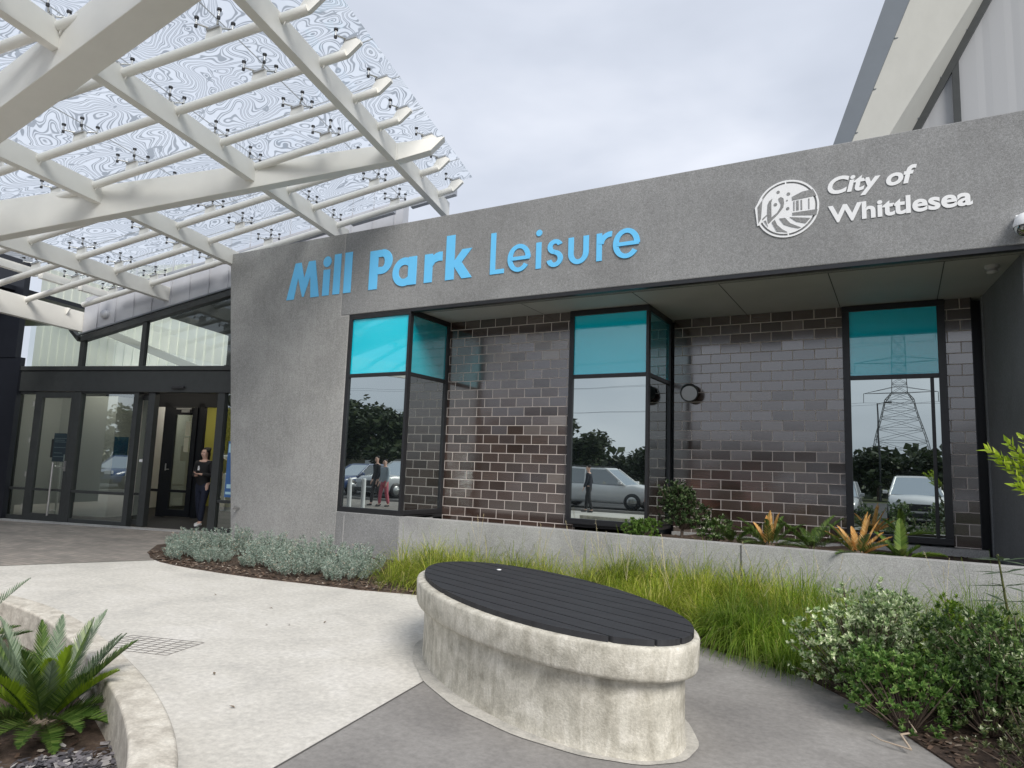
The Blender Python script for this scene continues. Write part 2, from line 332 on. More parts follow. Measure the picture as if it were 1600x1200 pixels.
M['stone'] = leaf_mat('grey_mulch_stones', [(0,(.05,.048,.055)),(.7,(.14,.13,.14)),(1,(.42,.40,.38))], .7, 0)
# ================================================================== ground
def sheet(name, pts, z, mat, holes=None):
    b = MB(); b.poly([(x, y, z) for x, y in pts]); o = b.build(name, mat); return tag(o, kind='structure')
def slab(name, pts, z0, z1, mat):
    b = MB(); b.prism([(x, y, z0) for x, y in pts], (0, 0, z1-z0)); o = b.build(name, mat); return tag(o, kind='structure')
sheet('ground', [(-600,-600),(600,-600),(600,600),(-600,600)], -.03, M['lawn'])
sheet('car_park', [(-60,-34),(50,-34),(50,-4.6),(-60,-4.6)], -.012, M['asphalt'])
bed_edge = [(-10.25,6.75),(-10.06,6.65),(-9.7,6.44),(-9.23,6.29),(-8.8,6.23),(-8.42,6.21),(-7.8,6.21),(-7.19,6.24),(-6.41,6.36),(-5.66,6.46),(-5.07,6.62),(-4.3,6.75),(-3.4,6.8),(-2.4,6.62),(-1.85,6.42),
            (-1.45,6.27),(-1.1,6.15),(-.67,5.85),(-.35,5.46),(-.07,5.02),(.22,4.52),(.45,3.8),(.6,2.9),(.66,1.5),(.66,-1),(.66,-4.6)]
slab('garden_bed', bed_edge + [(7,-4.6),(7,8.75),(-11.2,8.75),(-11.0,7.4)], -.02, .012, M['soil'])
# pale concrete path, grey concrete path, brown entry pavers
split = [(-2.52,-4.6),(-2.52,0.4),(-2.72,2.55),(-2.95,4.07),(-3.25,5.4),(-3.4,6.8)]
sheet('pale_path', [(-10.0,6.75),(-9.46,6.34),(-9.98,5.38),(-10.3,4.75),(-11.4,2.0),(-13.5,-4.6)] + split + bed_edge[11:0:-1], 0.0, M['path_light'])
sheet('grey_path', split[::-1] + [(.66,-4.6)] + bed_edge[-2:11:-1], 0.0, M['path_grey'])
sheet('entry_paving', [(-13.5,-4.6),(-11.4,2.0),(-10.3,4.75),(-9.98,5.38),(-9.46,6.34),(-10.25,6.75),(-11.0,7.4),(-11.2,9.6),(-13.9,9.6),(-40,2.2),(-40,-4.6)], 0.004, M['paver'])
b = MB(); b.box((-40,-4.75,-.02),(7,-4.6,.10)); tag(b.build('kerb', M['path_grey'], bevel=.02), kind='structure')
# saw-cut joint between the two path colours
b = MB()
for (x0,y0),(x1,y1) in zip(split[:-1], split[1:]): b.poly([(x0-.006,y0,.003),(x0+.006,y0,.003),(x1+.006,y1,.003),(x1-.006,y1,.003)])
tag(b.build('path_joint', plain('joint_filler', (.09,.085,.08), .9)), kind='structure')
# engraved grid patch in the pale path
b = MB(); g0 = V(-5.66,3.66,.0035); gu = V(.62,.22,0); gv = V(-.0,-.42,0)
gu = V(.66,.2,0); gv = V(.1,-.40,0)
for i in range(8):
    a = g0+gu*(i/7); w = gu.normalized()*.005; b.poly([a-w, a-w+gv, a+w+gv, a+w])
for j in range(8):
    a = g0+gv*(j/7); w = gv.normalized()*.005; b.poly([a-w, a+w, a+w+gu, a-w+gu])
tag(b.build('path_grid_marking', plain('engraved_line', (.38,.36,.34), .9)), kind='structure')
# ================================================================== leisure centre
YF = 8.7; ZF0, ZF1, ZB = 4.036, 5.52, .69
LC = empty('leisure_centre', (-4, 10, 0), 'low grey rendered leisure centre with brown glazed brick bays and glazed entrance', 'building')
b = MB()
# left pier with its leaning edge
b.prism([(-8.234,YF,0),(-8.234,YF,ZB),(-6.9,YF,ZB),(-6.9,YF,0)], (0,.9,0))
b.box((-8.427,YF,ZF0),(7.5,YF+.38,ZF1))
wall = b.build('rendered_wall', M['render'], LC, bevel=.012)
M['seal'] = plain('pale_sealant', (.42,.41,.40), .7)
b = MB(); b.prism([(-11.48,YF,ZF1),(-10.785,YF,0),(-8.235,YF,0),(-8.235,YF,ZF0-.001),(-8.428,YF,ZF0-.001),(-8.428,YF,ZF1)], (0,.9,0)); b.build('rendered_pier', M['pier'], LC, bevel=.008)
b = MB(); b.box((-8.435,YF-.003,ZF0-.02),(-8.419,YF-.001,ZF1)); b.box((-8.419,YF-.003,ZF0-.03),(-8.24,YF-.001,ZF0-.012)); b.build('expansion_joint', M['seal'], LC)
b = MB(); b.box((-8.06,YF-.003,.0),(-8.045,YF-.001,ZB-.06)); b.build('expansion_joint', M['seal'], LC)
b = MB(); b.box((-6.9,YF+.004,ZF0-.05),(7.5,YF+.1,ZF0-.002)); b.build('drip_edge', M['frame'], LC)
b = MB(); b.box((-10.9,9.6,-.02),(-8.3,22,5.2)); b.box((-6.9,9.88,-.02),(-6.85,12,5.2)); b.box((-10.9,11.6,5.25),(7.5,30,5.38)); b.box((-8.2,9.1,5.0),(7.5,11.6,5.3)); b.box((-8.2,11.3,0),(7.5,11.5,5.2))
b.build('roof', M['eave'], LC)
# soffit with sheet joints
b = MB(); b.box((-7.0,9.08,ZF0+.0),(-6.9,9.1,ZF0+.1))
b.poly([(-6.93,9.08,ZF0),(-6.93,11.2,ZF0),(1.4,11.2,ZF0),(1.4,9.08,ZF0)])
b.build('soffit', M['soffit'], LC)
for xa in (-5.05,-3.25,-2.05,-.72,.5):
    b = MB(); b.box((xa-.006,9.08,ZF0-.002),(xa+.006,11.0,ZF0-.0005)); b.build('soffit_joint', M['rubber'], LC)
# brick bays
for nm, x0, x1, y in (('a',-6.9,-4.45,9.86),('b',-3.2,-.70,11.0),('c',.58,.88,11.0)):
    b = MB(); b.box((x0,y,.45),(x1,y+.11,ZF0-.004)); b.build('brick_wall', M['brick'], LC)
b = MB(); b.box((.88,11.0,.4),(.895,11.5,ZF0)); b.box((.895,11.25,.4),(1.1,11.3,ZF0)); b.build('recess_lining', M['blackwall'], LC)
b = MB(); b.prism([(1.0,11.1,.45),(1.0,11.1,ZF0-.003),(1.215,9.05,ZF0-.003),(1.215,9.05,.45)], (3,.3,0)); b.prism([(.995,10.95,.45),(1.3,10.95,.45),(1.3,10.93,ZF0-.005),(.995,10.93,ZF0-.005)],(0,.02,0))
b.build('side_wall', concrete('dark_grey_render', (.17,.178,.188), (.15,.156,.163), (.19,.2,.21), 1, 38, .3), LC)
b = MB(); b.box((-3.2,10.9,.5),(-.75,11.0,.6)); b.box((-.75,10.86,.56),(.95,11.0,.66)); b.build('footing', M['planter'], LC)
b = MB(); b.box((-6.9,9.76,.5),(-4.5,9.86,.6)); b.build('footing', M['planter'], LC)
def window(x0, x1, y, yb, fw=.075, side=True, label=None, mid=2.97, z0=.69, z1=ZF0-.006, extra=False):
    """bay window: front frame, optional glazed return on the right, teal panes over clear ones"""
    b = MB(); d = .08
    zb, zt = z0+.085, z1-.085; mh = .03
    def bars(P, w, fl, fr):
        # P(u,v,z) maps along-face, depth-in, height
        def bx(u0,u1,za,zc,da=0,db=d):
            q = [P(u0,da,za),P(u1,da,za),P(u1,db,za),P(u0,db,za),P(u0,da,zc),P(u1,da,zc),P(u1,db,zc),P(u0,db,zc)]; b.hexa(q)
        bx(0,w,z0,zb); bx(0,w,zt,z1); bx(0,fl,zb,zt); bx(w-fr,w,zb,zt); bx(fl,w-fr,mid-mh,mid+mh,.004)
    w = x1-x0
    bars(lambda u,v,z: V(x0+u, y+v, z), w, fw, .045 if side else fw)
    if side:
        ws = yb-(y+d)
        bars(lambda u,v,z: V(x1-v, y+d+u, z), ws, .0001+.012, .075)
        b.box((x0+.02,y+d,z0-.05),(x1,yb,z0+.02)); b.box((x0+.02,y+d,z1-.02),(x1-.02,yb,z1+.003))
    if extra: b.box((x1-.20,y+.01,zb),(x1-.155,y+d,mid-mh))
    f = b.build('window', M['frame'], LC, bevel=.004)
    if label: f['label'] = label
    fr = .045 if side else fw; gi = .03
    b = MB(); b.poly([(x0+fw,y+gi,mid+mh),(x1-fr,y+gi,mid+mh),(x1-fr,y+gi,zt),(x0+fw,y+gi,zt)]); b.build('upper_pane', M['teal'], f)
    b = MB(); b.poly([(x0+fw,y+gi,zb),(x1-fr,y+gi,zb),(x1-fr,y+gi,mid-mh),(x0+fw,y+gi,mid-mh)]); b.build('lower_pane', M['glass'], f)
    if side:
        xs = x1-gi
        b = MB(); b.poly([(xs,y+d,mid+mh),(xs,yb-.075,mid+mh),(xs,yb-.075,zt),(xs,y+d,zt)]); b.build('upper_return_pane', M['teal_side'], f)
        b = MB(); b.poly([(xs,y+d,zb),(xs,yb-.075,zb),(xs,yb-.075,mid-mh),(xs,y+d,mid-mh)]); b.build('lower_return_pane', M['glass_side'], f)
    b = MB(); b.box((x0+.03,y+d+.02,z0+.02),(x1-.05 if side else x1-.02,y+d+.03,z1-.02)); b.build('backing', M['blackwall'], f)
    return f
window(-8.232,-6.90, YF+.01, 9.86, label='bay window beside the wide left pier')
window(-4.55,-3.24, 9.80, 11.0, label='middle bay window with a glazed return')
window(-.70,.58, 10.95, 11.05, fw=.095, side=False, label='flat window at the right end of the bays', extra=True)
# planter wall and its soil
b = MB(); b.prism([(-6.9,YF+.01,0),(-6.9,YF+.01,.685),(7.5,YF+.01,.685),(7.5,YF+.01,0)], (0,.2,0)); b.box((-1.725,YF+.008,.0),(-1.715,YF+.012,.68))
pw = b.build('planter_wall', M['planter'], bevel=.012)
tag(pw, 'long low speckled concrete planter wall under the brick bays', 'wall')
b = MB(); b.box((-1.712,YF+.003,.0),(-1.703,YF+.0085,.684)); jt = b.build('joint', M['rubber'], pw)
b = MB()
nx, ny = 60, 12
def soilz(x,y): return .56+.03*math.sin(x*3.1)*math.cos(y*4.3)+.015*math.sin(x*9+y*7)
pts = [(-6.9+7.9*i/nx, 8.9+2.2*j/ny, soilz(-6.9+7.9*i/nx, 8.9+2.2*j/ny)) for j in range(ny+1) for i in range(nx+1)]
b.faces(pts, [(j*(nx+1)+i, j*(nx+1)+i+1, (j+1)*(nx+1)+i+1, (j+1)*(nx+1)+i) for j in range(ny) for i in range(nx)], True)
tag(b.build('planter_soil', M['soil']), kind='structure')
# ------------------------------------------------------------------ raised roof at the right
b = MB()
def P3(x, y, z): return V(x, y, z)
o0, o1 = V(-1.64,13.5,3.9), V(.55,13.5,12.3)      # outer edge of the rake
def lerp(a, c, t): return a+(c-a)*t
def onyz(x, y, z): return V(x, y, z)
# from picture rays at Y=13.5 (outer) and Y=15.2 (inner)
rk = (V(-.01*13.5/14,13.5,1.5+9.19*13.5/14)-V(-.95*13.5/14,13.5,1.5+6.53*13.5/14))
A0 = V(-.95*13.5/14,13.5,1.5+6.53*13.5/14)
A1 = V(-.63*13.5/14,13.5,1.5+6.52*13.5/14); rk2 = V(.39*13.5/14,13.5,1.5+9.06*13.5/14)-A1
t0, t1 = -1.2, 2.1
b.prism([A0+rk*t0, A0+rk*t1, A1+rk2*t1, A1+rk2*t0], (0,.06,0)); b.build('rake_fascia', M['eave'], LC)
IN0 = V(.39*15.2/14,15.2,1.5+6.53*15.2/14); rk3 = V(1.53*15.2/14,15.2,1.5+8.68*15.2/14)-IN0
b = MB(); b.faces([A1+rk2*t0+V(0,.06,0), A1+rk2*t1+V(0,.06,0), IN0+rk3*t1, IN0+rk3*t0], [(0,1,2,3)]); b.build('rake_soffit', M['eavesoffit'], LC)
b = MB()
for ta in (.05,.37,.74,1.12,1.5):
    tb = ta*.98+.05; p = A1+rk2*ta+V(0,.06,0); q = IN0+rk3*(ta*1.02+.02); dn = rk2.cross(q-p).normalized()*.012; dn = dn if dn.z < 0 else -dn; w = rk2.normalized()*.012
    b.hexa([p+dn-w, q+dn-w, q-w, p-w, p+dn+w, q+dn+w, q+w, p+w])
b.build('rake_soffit_joint', M['eave'], LC)
b = MB(); w3 = rk3.normalized(); up = V(-w3.z,0,w3.x)
b.prism([IN0+rk3*t0-up*-.01, IN0+rk3*t1-up*-.01, IN0+rk3*t1-up*.13, IN0+rk3*t0-up*.13], (0,.1,0))
mv = V(1.07*15.2/14,15.25,1.5+6.4*15.2/14)
b.box((mv.x-.06,15.22,3.9),(mv.x+.06,15.3,9.85)); b.build('cladding_trim', M['frame2'], LC)
b = MB()
# ribbed translucent wall under the rake
xs = [(-2.2+.12*i) for i in range(110)]
for i in range(len(xs)-1):
    xa, xb = xs[i], xs[i+1]
    za = IN0.z+(xa-IN0.x)*rk3.z/rk3.x; zb_ = IN0.z+(xb-IN0.x)*rk3.z/rk3.x
    if zb_ < 4: continue
    ya = 15.36 if i % 4 else 15.366; yb2 = 15.36 if (i+1) % 4 else 15.366
    b.poly([(xa,ya,3.9),(xb,yb2,3.9),(xb,yb2,max(4,zb_)),(xa,ya,max(4,za))])
b.build('translucent_cladding', M['poly2'], LC)
b = MB(); b.prism([A0+rk*t0+V(.02,.1,.04), A0+rk*t1+V(.02,.1,.04), A0+rk*t1+V(9,.1,.04), A0+rk*t0+V(9,.1,.04)], (0,.02,0))
# ------------------------------------------------------------------ entrance lobby (turned about 15 degrees)
LO = V(-17.40,7.91,0); ES = V(.9636,.2673,0).normalized(); EN = V(-.2673,.9636,0).normalized(); EZ = V(0,0,1)
def lb(b, s0, s1, n0, n1, z0, z1): b.fbox(LO, ES, EN, EZ, (s0,n0,z0), (s1,n1,z1))
def lpt(s, n, z): return LO+ES*s+EN*n+EZ*z
fr2 = M['frame2']
EF = MB()
lb(EF, .0,6.6, -.06,.14, 2.84,3.30)                      # deep head beam
lb(EF, -.05,6.6, -.09,.12, 3.305,3.40)
lb(EF, -.1,.14, -.05,.1, 0,2.84)
lb(EF, 1.69,1.85, -.04,.1, 0,2.84)
lb(EF, 3.24,3.36, -.04,.1, 0,2.84)
lb(EF, 3.60,3.76, -.02,.12, .03,2.84)
lb(EF, 5.31,5.48, -.04,.1, 0,2.84)
lb(EF, 5.9,6.1, -.03,.1, 0,2.84)
lb(EF, .14,.60, -.02,.07, 2.78,2.84); lb(EF, .14,.60, -.02,.07, .0,.11); lb(EF, .14,.60, -.02,.07, .66,.71)
lb(EF, 1.85,3.24, -.02,.07, 2.80,2.84); lb(EF, 1.85,3.24, -.02,.07, .0,.1); lb(EF, 1.85,3.24, -.02,.07, .65,.71)
lb(EF, 5.48,5.9, -.02,.07, .60,.66); lb(EF, 5.48,5.9, -.02,.07, .0,.1)
# upper sloping glazing bars
for s in (1.73,3.33): lb(EF, s-.06,s+.05, -.04,.06, 3.40, 4.06+(s-1.7)*.255-.1)
def slopebar(b, s0, z0, s1, z1, h, n0, n1):
    b.hexa([lpt(s0,n0,z0-h),lpt(s1,n0,z1-h),lpt(s1,n1,z1-h),lpt(s0,n1,z0-h),lpt(s0,n0,z0),lpt(s1,n0,z1),lpt(s1,n1,z1),lpt(s0,n1,z0)])
slopebar(EF, 1.69,4.08, 6.6,5.33, .13, -.06,.08)
slopebar(EF, 1.60,4.06, 1.34,4.30, .10, -.06,.08); slopebar(EF, .2,4.62, 1.40,4.32, .10, -.06,.08)
EF.build('entrance_frame', fr2, LC, bevel=.006)
def pane(name, mat, s0, s1, z0, z1, n=.02, parent=None, zt=None):
    b = MB(); b.poly([lpt(s0,n,z0), lpt(s1,n,z0), lpt(s1,n,zt or z1), lpt(s0,n,z1)]); return b.build(name, mat, parent or LC)
lg = M['lobby_glass']
pane('side_light', lg, .14,.60,.11,2.78); pane('side_light', lg, 1.85,3.24,.1,2.80); pane('side_light', lg, 5.48,5.9,.1,2.84)
pane('upper_pane', M['upper_glass'], .18,1.67,3.40,4.62,zt=4.2); pane('upper_pane', M['upper_glass'], 1.78,3.27,3.40,4.05,zt=4.40); pane('upper_pane', M['upper_glass'], 3.38,6.5,3.40,4.44,zt=5.25)
# hinged leaf
b = MB(); lb(b,.61,.80,-.03,.05,.015,2.83); lb(b,1.59,1.68,-.03,.05,.015,2.83); lb(b,.80,1.59,-.03,.05,2.70,2.83); lb(b,.80,1.59,-.03,.05,.015,.17); lb(b,.80,1.59,-.025,.045,.66,.71)
dr = b.build('door', fr2, LC, bevel=.004)
pane('door_pane', lg, .80,1.59,.17,2.70,.01,dr)
b = MB(); b.tube(lpt(1.36,-.09,.14), lpt(1.36,-.09,1.28), .022); b.tube(lpt(1.36,-.09,.25), lpt(1.36,0,.25), .012); b.tube(lpt(1.36,-.09,1.2), lpt(1.36,0,1.2), .012); b.build('pull_handle', M['steel'], dr)
b = MB(); lb(b,1.60,1.65,-.045,-.03,1.10,1.32); b.tube(lpt(1.625,-.07,1.17), lpt(1.45,-.07,1.17), .011); b.tube(lpt(1.625,-.07,1.17), lpt(1.625,-.03,1.17), .011); b.build('lever_handle', M['steel'], dr)
b = MB()
for z in (.25,.95,1.7,2.5): b = MB(); b.tube(lpt(.6,-.045,z), lpt(.6,-.045,z+.11), .013); b.build('hinge', M['steel'], dr)
# sliding leaf parked behind the side light, inner doors
b = MB(); lb(b,3.36,3.62,.10,.14,2.68,2.78); lb(b,3.36,3.62,.10,.14,.05,.15); lb(b,3.36,3.62,.10,.14,.66,.71); lb(b,3.55,3.62,.10,.14,.15,2.68); sl = b.build('sliding_door', fr2, LC); pane('door_pane', lg, 3.36,3.55,.15,2.68,.12,sl)
b = MB(); lb(b,3.42,3.50,.09,.10,1.36,1.42); b.build('door_label', M['lettwhite'], sl)
NI = 2.5
b = MB(); lb(b,1.3,1.5,NI,NI+.1,0,2.85); lb(b,1.86,2.06,NI,NI+.1,0,2.85); lb(b,2.86,3.03,NI,NI+.1,0,2.85); lb(b,3.44,3.6,NI,NI+.1,0,2.85); lb(b,0,6.3,NI,NI+.1,2.75,3.4); lb(b,1.5,1.86,NI,NI+.08,.62,.68)
b.build('inner_frame', M['blackwall'], LC)
b = MB(); lb(b,2.06,2.22,NI-.04,NI+.04,.03,2.74); lb(b,2.72,2.86,NI-.04,NI+.04,.03,2.74); lb(b,2.22,2.72,NI-.04,NI+.04,2.55,2.74); lb(b,2.22,2.72,NI-.04,NI+.04,.03,.2); lb(b,2.22,2.72,NI-.04,NI+.04,.62,.68)
d2 = b.build('inner_door', M['blackwall'], LC); pane('door_pane', lg, 2.22,2.72,.2,2.55,NI,d2)
b = MB(); lb(b,2.28,2.72,NI-.1,-.04+NI,2.68,2.72); lb(b,2.46,2.70,NI-.13,NI-.04,2.60,2.67); b.build('door_closer', M['steel'], d2)
b = MB(); lb(b,2.56,2.70,NI-.05,NI-.045,2.02,2.38); lb(b,2.55,2.68,NI-.05,NI-.045,1.62,1.98); b.build('paper_notice', plain('cream_paper',(.55,.55,.45),.8), d2)
b = MB(); b.tube(lpt(2.12,NI-.1,1.15), lpt(2.12,NI-.1,1.32), .015); b.tube(lpt(2.12,NI-.1,1.18), lpt(2.22,NI-.1,1.18), .011); b.build('lever_handle', M['steel'], d2)
# interior
b = MB(); lb(b,-.3,6.4,.15,9,-.01,.008); b.build('lobby_floor', plain('dark_mat',(.035,.035,.037),.8,0,.3,.15,20), LC)
b = MB(); lb(b,-.35,1.3,1.5,1.55,0,2.9); lb(b,1.3,1.35,1.5,2.5,0,2.9); lb(b,-.4,-.3,.15,9,0,3.4); b.build('lobby_wall', plain('pale_grey_wall',(.72,.73,.72),.8), LC)
b = MB(); lb(b,6.1,6.18,3,5,0,2.8); b.build('lobby_wall', plain('mid_grey_wall',(.5,.51,.5),.8), LC)
b = MB(); lb(b,-5,6.1,6.5,6.6,0,3.2); b.build('lobby_wall', plain('olive_yellow_wall',(.40,.38,.08),.8), LC)
b = MB(); lb(b,6.2,6.3,.15,9,0,5.5); b.build('lobby_wall', plain('dark_lobby_wall',(.08,.085,.085),.8), LC)
b = MB(); lb(b,-.3,6.4,.2,9,3.28,3.34); b.build('lobby_ceiling', plain('lobby_ceiling_sheet',(.3,.3,.29),.8), LC)
m_, nt_, n_, l_, bb_ = newmat('lobby_lamp_diffuser'); bb_.inputs['Emission Color'].default_value = (1,.93,.8,1); bb_.inputs['Emission Strength'].default_value = 8
for q_ in ((-1.5,1.0,5.2,5.5),(3.0,5.2,3.6,3.9),(.3,2.6,.8,1.0),(3.8,5.2,.9,1.1)):
    b = MB(); lb(b,*q_,3.24,3.27); b.build('ceiling_lamp', m_, LC)
# hall seen through the upper glazing: ribbed translucent end wall, white truss chord, dark roof
b = MB(); s_ = -5.0
while s_ < 8:
    b.poly([lpt(s_,4.6,3.3),lpt(s_+.28,4.6,3.3),lpt(s_+.28,4.6,7.2),lpt(s_,4.6,7.2)]); b.poly([lpt(s_+.28,4.6,3.3),lpt(s_+.31,4.66,3.3),lpt(s_+.31,4.66,7.2),lpt(s_+.28,4.6,7.2)]); s_ += .31
b.build('translucent_cladding', M['poly'], LC)
b = MB(); slopebar(b,-4,5.9,3.6,3.3,.22,4.2,4.35); slopebar(b,-2.6,6.4,9,3.5,.05,4.45,4.5); b.build('roof_truss', plain('grey_steel',(.3,.32,.3),.5), LC)
b = MB(); slopebar(b,3.4,4.7,9,6.3,.1,.6,4.3); lb(b,3.45,9,2.6,2.7,3.36,5.6); slopebar(b, 3.1,3.9,9,3.9,.03,3.0,3.1); lb(b,4.2,9,4.5,4.55,3.4,7.2); b.build('hall_ceiling', plain('hall_ceiling_sheet',(.09,.10,.10),.7), LC)
# zinc parapet over the sloping glazing
def ztop(s): return 5.42+(s-4.85)*.2266+.0
b = MB()
b.hexa([lpt(1.67,-.02,4.09),lpt(9.2,-.02,4.09+7.53*.252),lpt(9.2,.25,4.09+7.53*.252),lpt(1.67,.25,4.09),lpt(1.67,-.02,4.95),lpt(9.2,-.02,6.78),lpt(9.2,.25,6.78),lpt(1.67,.25,4.95)])
pp = b.build('parapet_cladding', M['parapet'], LC)
b = MB(); s_ = 2.05
while s_ < 9.2:
    zz = 4.09+(s_-1.67)*.252; lb(b, s_-.007,s_+.007, -.045,-.02, zz+.01, zz+1.2 if s_ > 2.4 else zz+.8); s_ += .465
b.build('standing_seam', M['parapet'], pp)
b = MB(); slopebar(b,1.6,4.115,9.2,4.115+7.6*.252,.03,-.09,-.02); b.build('flashing', M['eave'], pp)
b = MB(); b.lathe(lpt(2.26,-.02,4.56), [(.10,0),(.10,.05),(.085,.08),(0,.085)], 20, -EN); o = b.build('wall_vent', M['parapet'], None)
tag(o, 'round grey vent cap on the zinc parapet above the entrance', 'vent')
# dark flank at the far left
b = MB(); lb(b,-3.5,.16,-.12,.0,0,3.6); lb(b,-3.5,.02,-.14,.0,3.6,6.5); lb(b,-3.5,-3.4,-6,0,0,5.2); b.build('dark_panel', M['blackwall'], LC)
b = MB(); lb(b,-9,-.2,-5,3.5,5.15,5.25); lb(b,-9,-.3,-2.4,-2.3,4.95,5.15); lb(b,-9,-.3,-1.2,-1.1,4.95,5.15); b.build('side_roof', M['blackwall'], LC)
# threshold strip
b = MB(); lb(b,-.2,6.2,-.30,-.06,0.004,.022); tag(b.build('threshold_strip', M['planter']), kind='structure')
# wall sensor, notices
b = MB(); lb(b,4.22,4.52,-.12,-.062,2.91,2.97); tag(b.build('door_sensor', M['rubber'], bevel=.01), 'slim black motion sensor on the beam over the open doorway', 'sensor')
b = MB(); lb(b,1.18,1.60,.035,.045,1.30,1.92); nt1 = b.build('notice', plain('navy_notice',(.035,.09,.15),.4)); tag(nt1, 'dark blue notice behind the glass of the hinged door', 'notice')
b = MB()
for i, (w_, z_) in enumerate(((.3,1.80),(.26,1.76),(.3,1.72),(.3,1.60),(.22,1.48),(.28,1.40))): lb(b,1.22,1.22+w_,.028,.034,z_,z_+.018)
b.build('print_line', plain('pale_print',(.3,.42,.5),.5), nt1)
b = MB(); lb(b,1.50,1.58,.026,.034,1.31,1.46); b.build('white_card', M['lettwhite'], nt1)
b = MB(); lb(b,2.72,3.08,.10,.11,1.05,1.88); nt2 = b.build('notice', plain('blue_notice',(.03,.12,.22),.4)); tag(nt2, 'tall blue notice behind the fixed glass left of the doorway', 'notice')
b = MB(); lb(b,2.76,3.04,.092,.099,1.5,1.52); b.build('print_line', plain('dim_print',(.15,.28,.38),.5), nt2)
b = MB(); lb(b,.72,.90,.4,.42,1.38,1.80); tag(b.build('notice', M['rubber']), 'small black notice inside the hinged door beside its hinges', 'notice')
b = MB(); lb(b,5.64,5.9,-.012,-.006,.72,1.85); ps = b.build('poster', plain('bright_blue_poster',(.06,.17,.42),.4)); tag(ps, 'bright blue poster on the glass right of the doorway', 'poster')
b = MB(); M['pp'] = plain('poster_print',(.5,.78,.9),.5); lb(b,5.66,5.85,-.018,-.013,1.62,1.8); b.build('white_block', M['pp'], ps)
for s_a, z_a, z_b in ((5.68,.9,.98),(5.66,.78,.83)): b = MB(); lb(b,s_a,5.85,-.018,-.013,z_a,z_b); b.build('white_block', M['pp'], ps)
# ================================================================== wall lettering
ZL = 4.43
def strokes_letter(name, parent, parts, mat, th=.010):
    """parts: list of outlines [(x,z)...] (with optional hole) on the fascia; each piece a hair prouder than the last"""
    b = MB()
    for i, ol in enumerate(parts):
        b.prism([(x, YF-th-i*.00025, z) for x, z in ol], (0, th+i*.00025-.001, 0))
    return b.build(name, mat, parent)
def ringseg(cx, cz, rx, rz, w, a0, a1, n=28, wz=None):
    wz = wz or w
    o = [(cx+rx*math.cos(math.radians(a0+(a1-a0)*i/n)), cz+rz*math.sin(math.radians(a0+(a1-a0)*i/n))) for i in range(n+1)]
    q = [(cx+(rx-w)*math.cos(math.radians(a0+(a1-a0)*i/n)), cz+(rz-wz)*math.sin(math.radians(a0+(a1-a0)*i/n))) for i in range(n+1)]
    return [[o[i], o[i+1], q[i+1], q[i]] for i in range(n)]
def rect(x0, x1, z0, z1): return [(x0,z0),(x1,z0),(x1,z1),(x0,z1)]
MPL = empty('wall_sign', (-6.4, YF, ZL), 'pale blue raised lettering "Mill Park Leisure" on the grey fascia', 'sign')
def letter(parts, dark=None): return strokes_letter('letter', MPL, parts, M['blue'])
z = ZL; H1, XH = .72, .475; W = .185
# M
letter([[(-9.80,z),(-9.61,z),(-9.535,z+.40),(-9.40,z+.03),(-9.36,z+.03),(-9.225,z+.40),(-9.19,z),(-8.985,z),(-9.125,z+.68),(-9.285,z+.68),(-9.38,z+.37),(-9.475,z+.68),(-9.625,z+.68)]])
# i
letter([rect(-8.905,-8.745,z,z+XH)] + [[(-8.825+.098*math.cos(t*math.pi/14), z+.62+.098*math.sin(t*math.pi/14)) for t in range(28)]])
letter([rect(-8.655,-8.495,z,z+.73)])
letter([rect(-8.405,-8.235,z,z+.73)])
# P
letter([rect(-7.83,-7.645,z,z+.68)] + [rect(-7.6455,-7.55,z+.555,z+.68), rect(-7.6455,-7.55,z+.255,z+.38)] + ringseg(-7.551,z+.4675,.215,.2125,.16,-90,90,wz=.125))
# a
letter(ringseg(-7.07,z+.235,.245,.245,.125,0,360,36) + [rect(-6.985,-6.82,z,z+XH)])
# r
letter([rect(-6.66,-6.50,z,z+XH), [(-6.5,z+.26),(-6.5,z+.44),(-6.44,z+.475),(-6.37,z+.49),(-6.31,z+.485),(-6.31,z+.335),(-6.38,z+.34),(-6.45,z+.32)]])
# k
letter([rect(-6.24,-6.075,z,z+.73), [(-6.075,z+.30),(-5.93,z+XH),(-5.745,z+XH),(-5.935,z+.265),(-5.735,z),(-5.925,z),(-6.075,z+.205)]])
# Leisure
w = .082
def e_(x0, x1):
    cx, rx = (x0+x1)/2, (x1-x0)/2
    letter(ringseg(cx,z+.205,rx,.215,w,-2,325,36,wz=.066) + [rect(x0+w*.8,x1-.012,z+.172,z+.226)])
letter([rect(-5.405,-5.315,z,z+.655), rect(-5.316,-5.158,z,z+.07)])
e_(-5.096,-4.707)
letter([rect(-4.615,-4.528,z,z+.40)] + [[(-4.571+.05*math.cos(t*math.pi/10), z+.545+.05*math.sin(t*math.pi/10)) for t in range(20)]])
letter(ringseg(-4.302,z+.300,.122,.112,w*.95,20,268,22,wz=.066) + ringseg(-4.305,z+.119,.130,.125,w*.95,-170,88,24,wz=.066))
letter([rect(-4.09,-4.006,z+.16,z+.40), rect(-3.856,-3.772,z+.16,z+.40)] + ringseg(-3.931,z+.161,.159,.167,.084,180,360,24,wz=.07))
letter([rect(-3.654,-3.572,z,z+.40)] + ringseg(-3.44,z+.22,.19,.19,w,84,172,12,wz=.078))
e_(-3.405,-3.017)
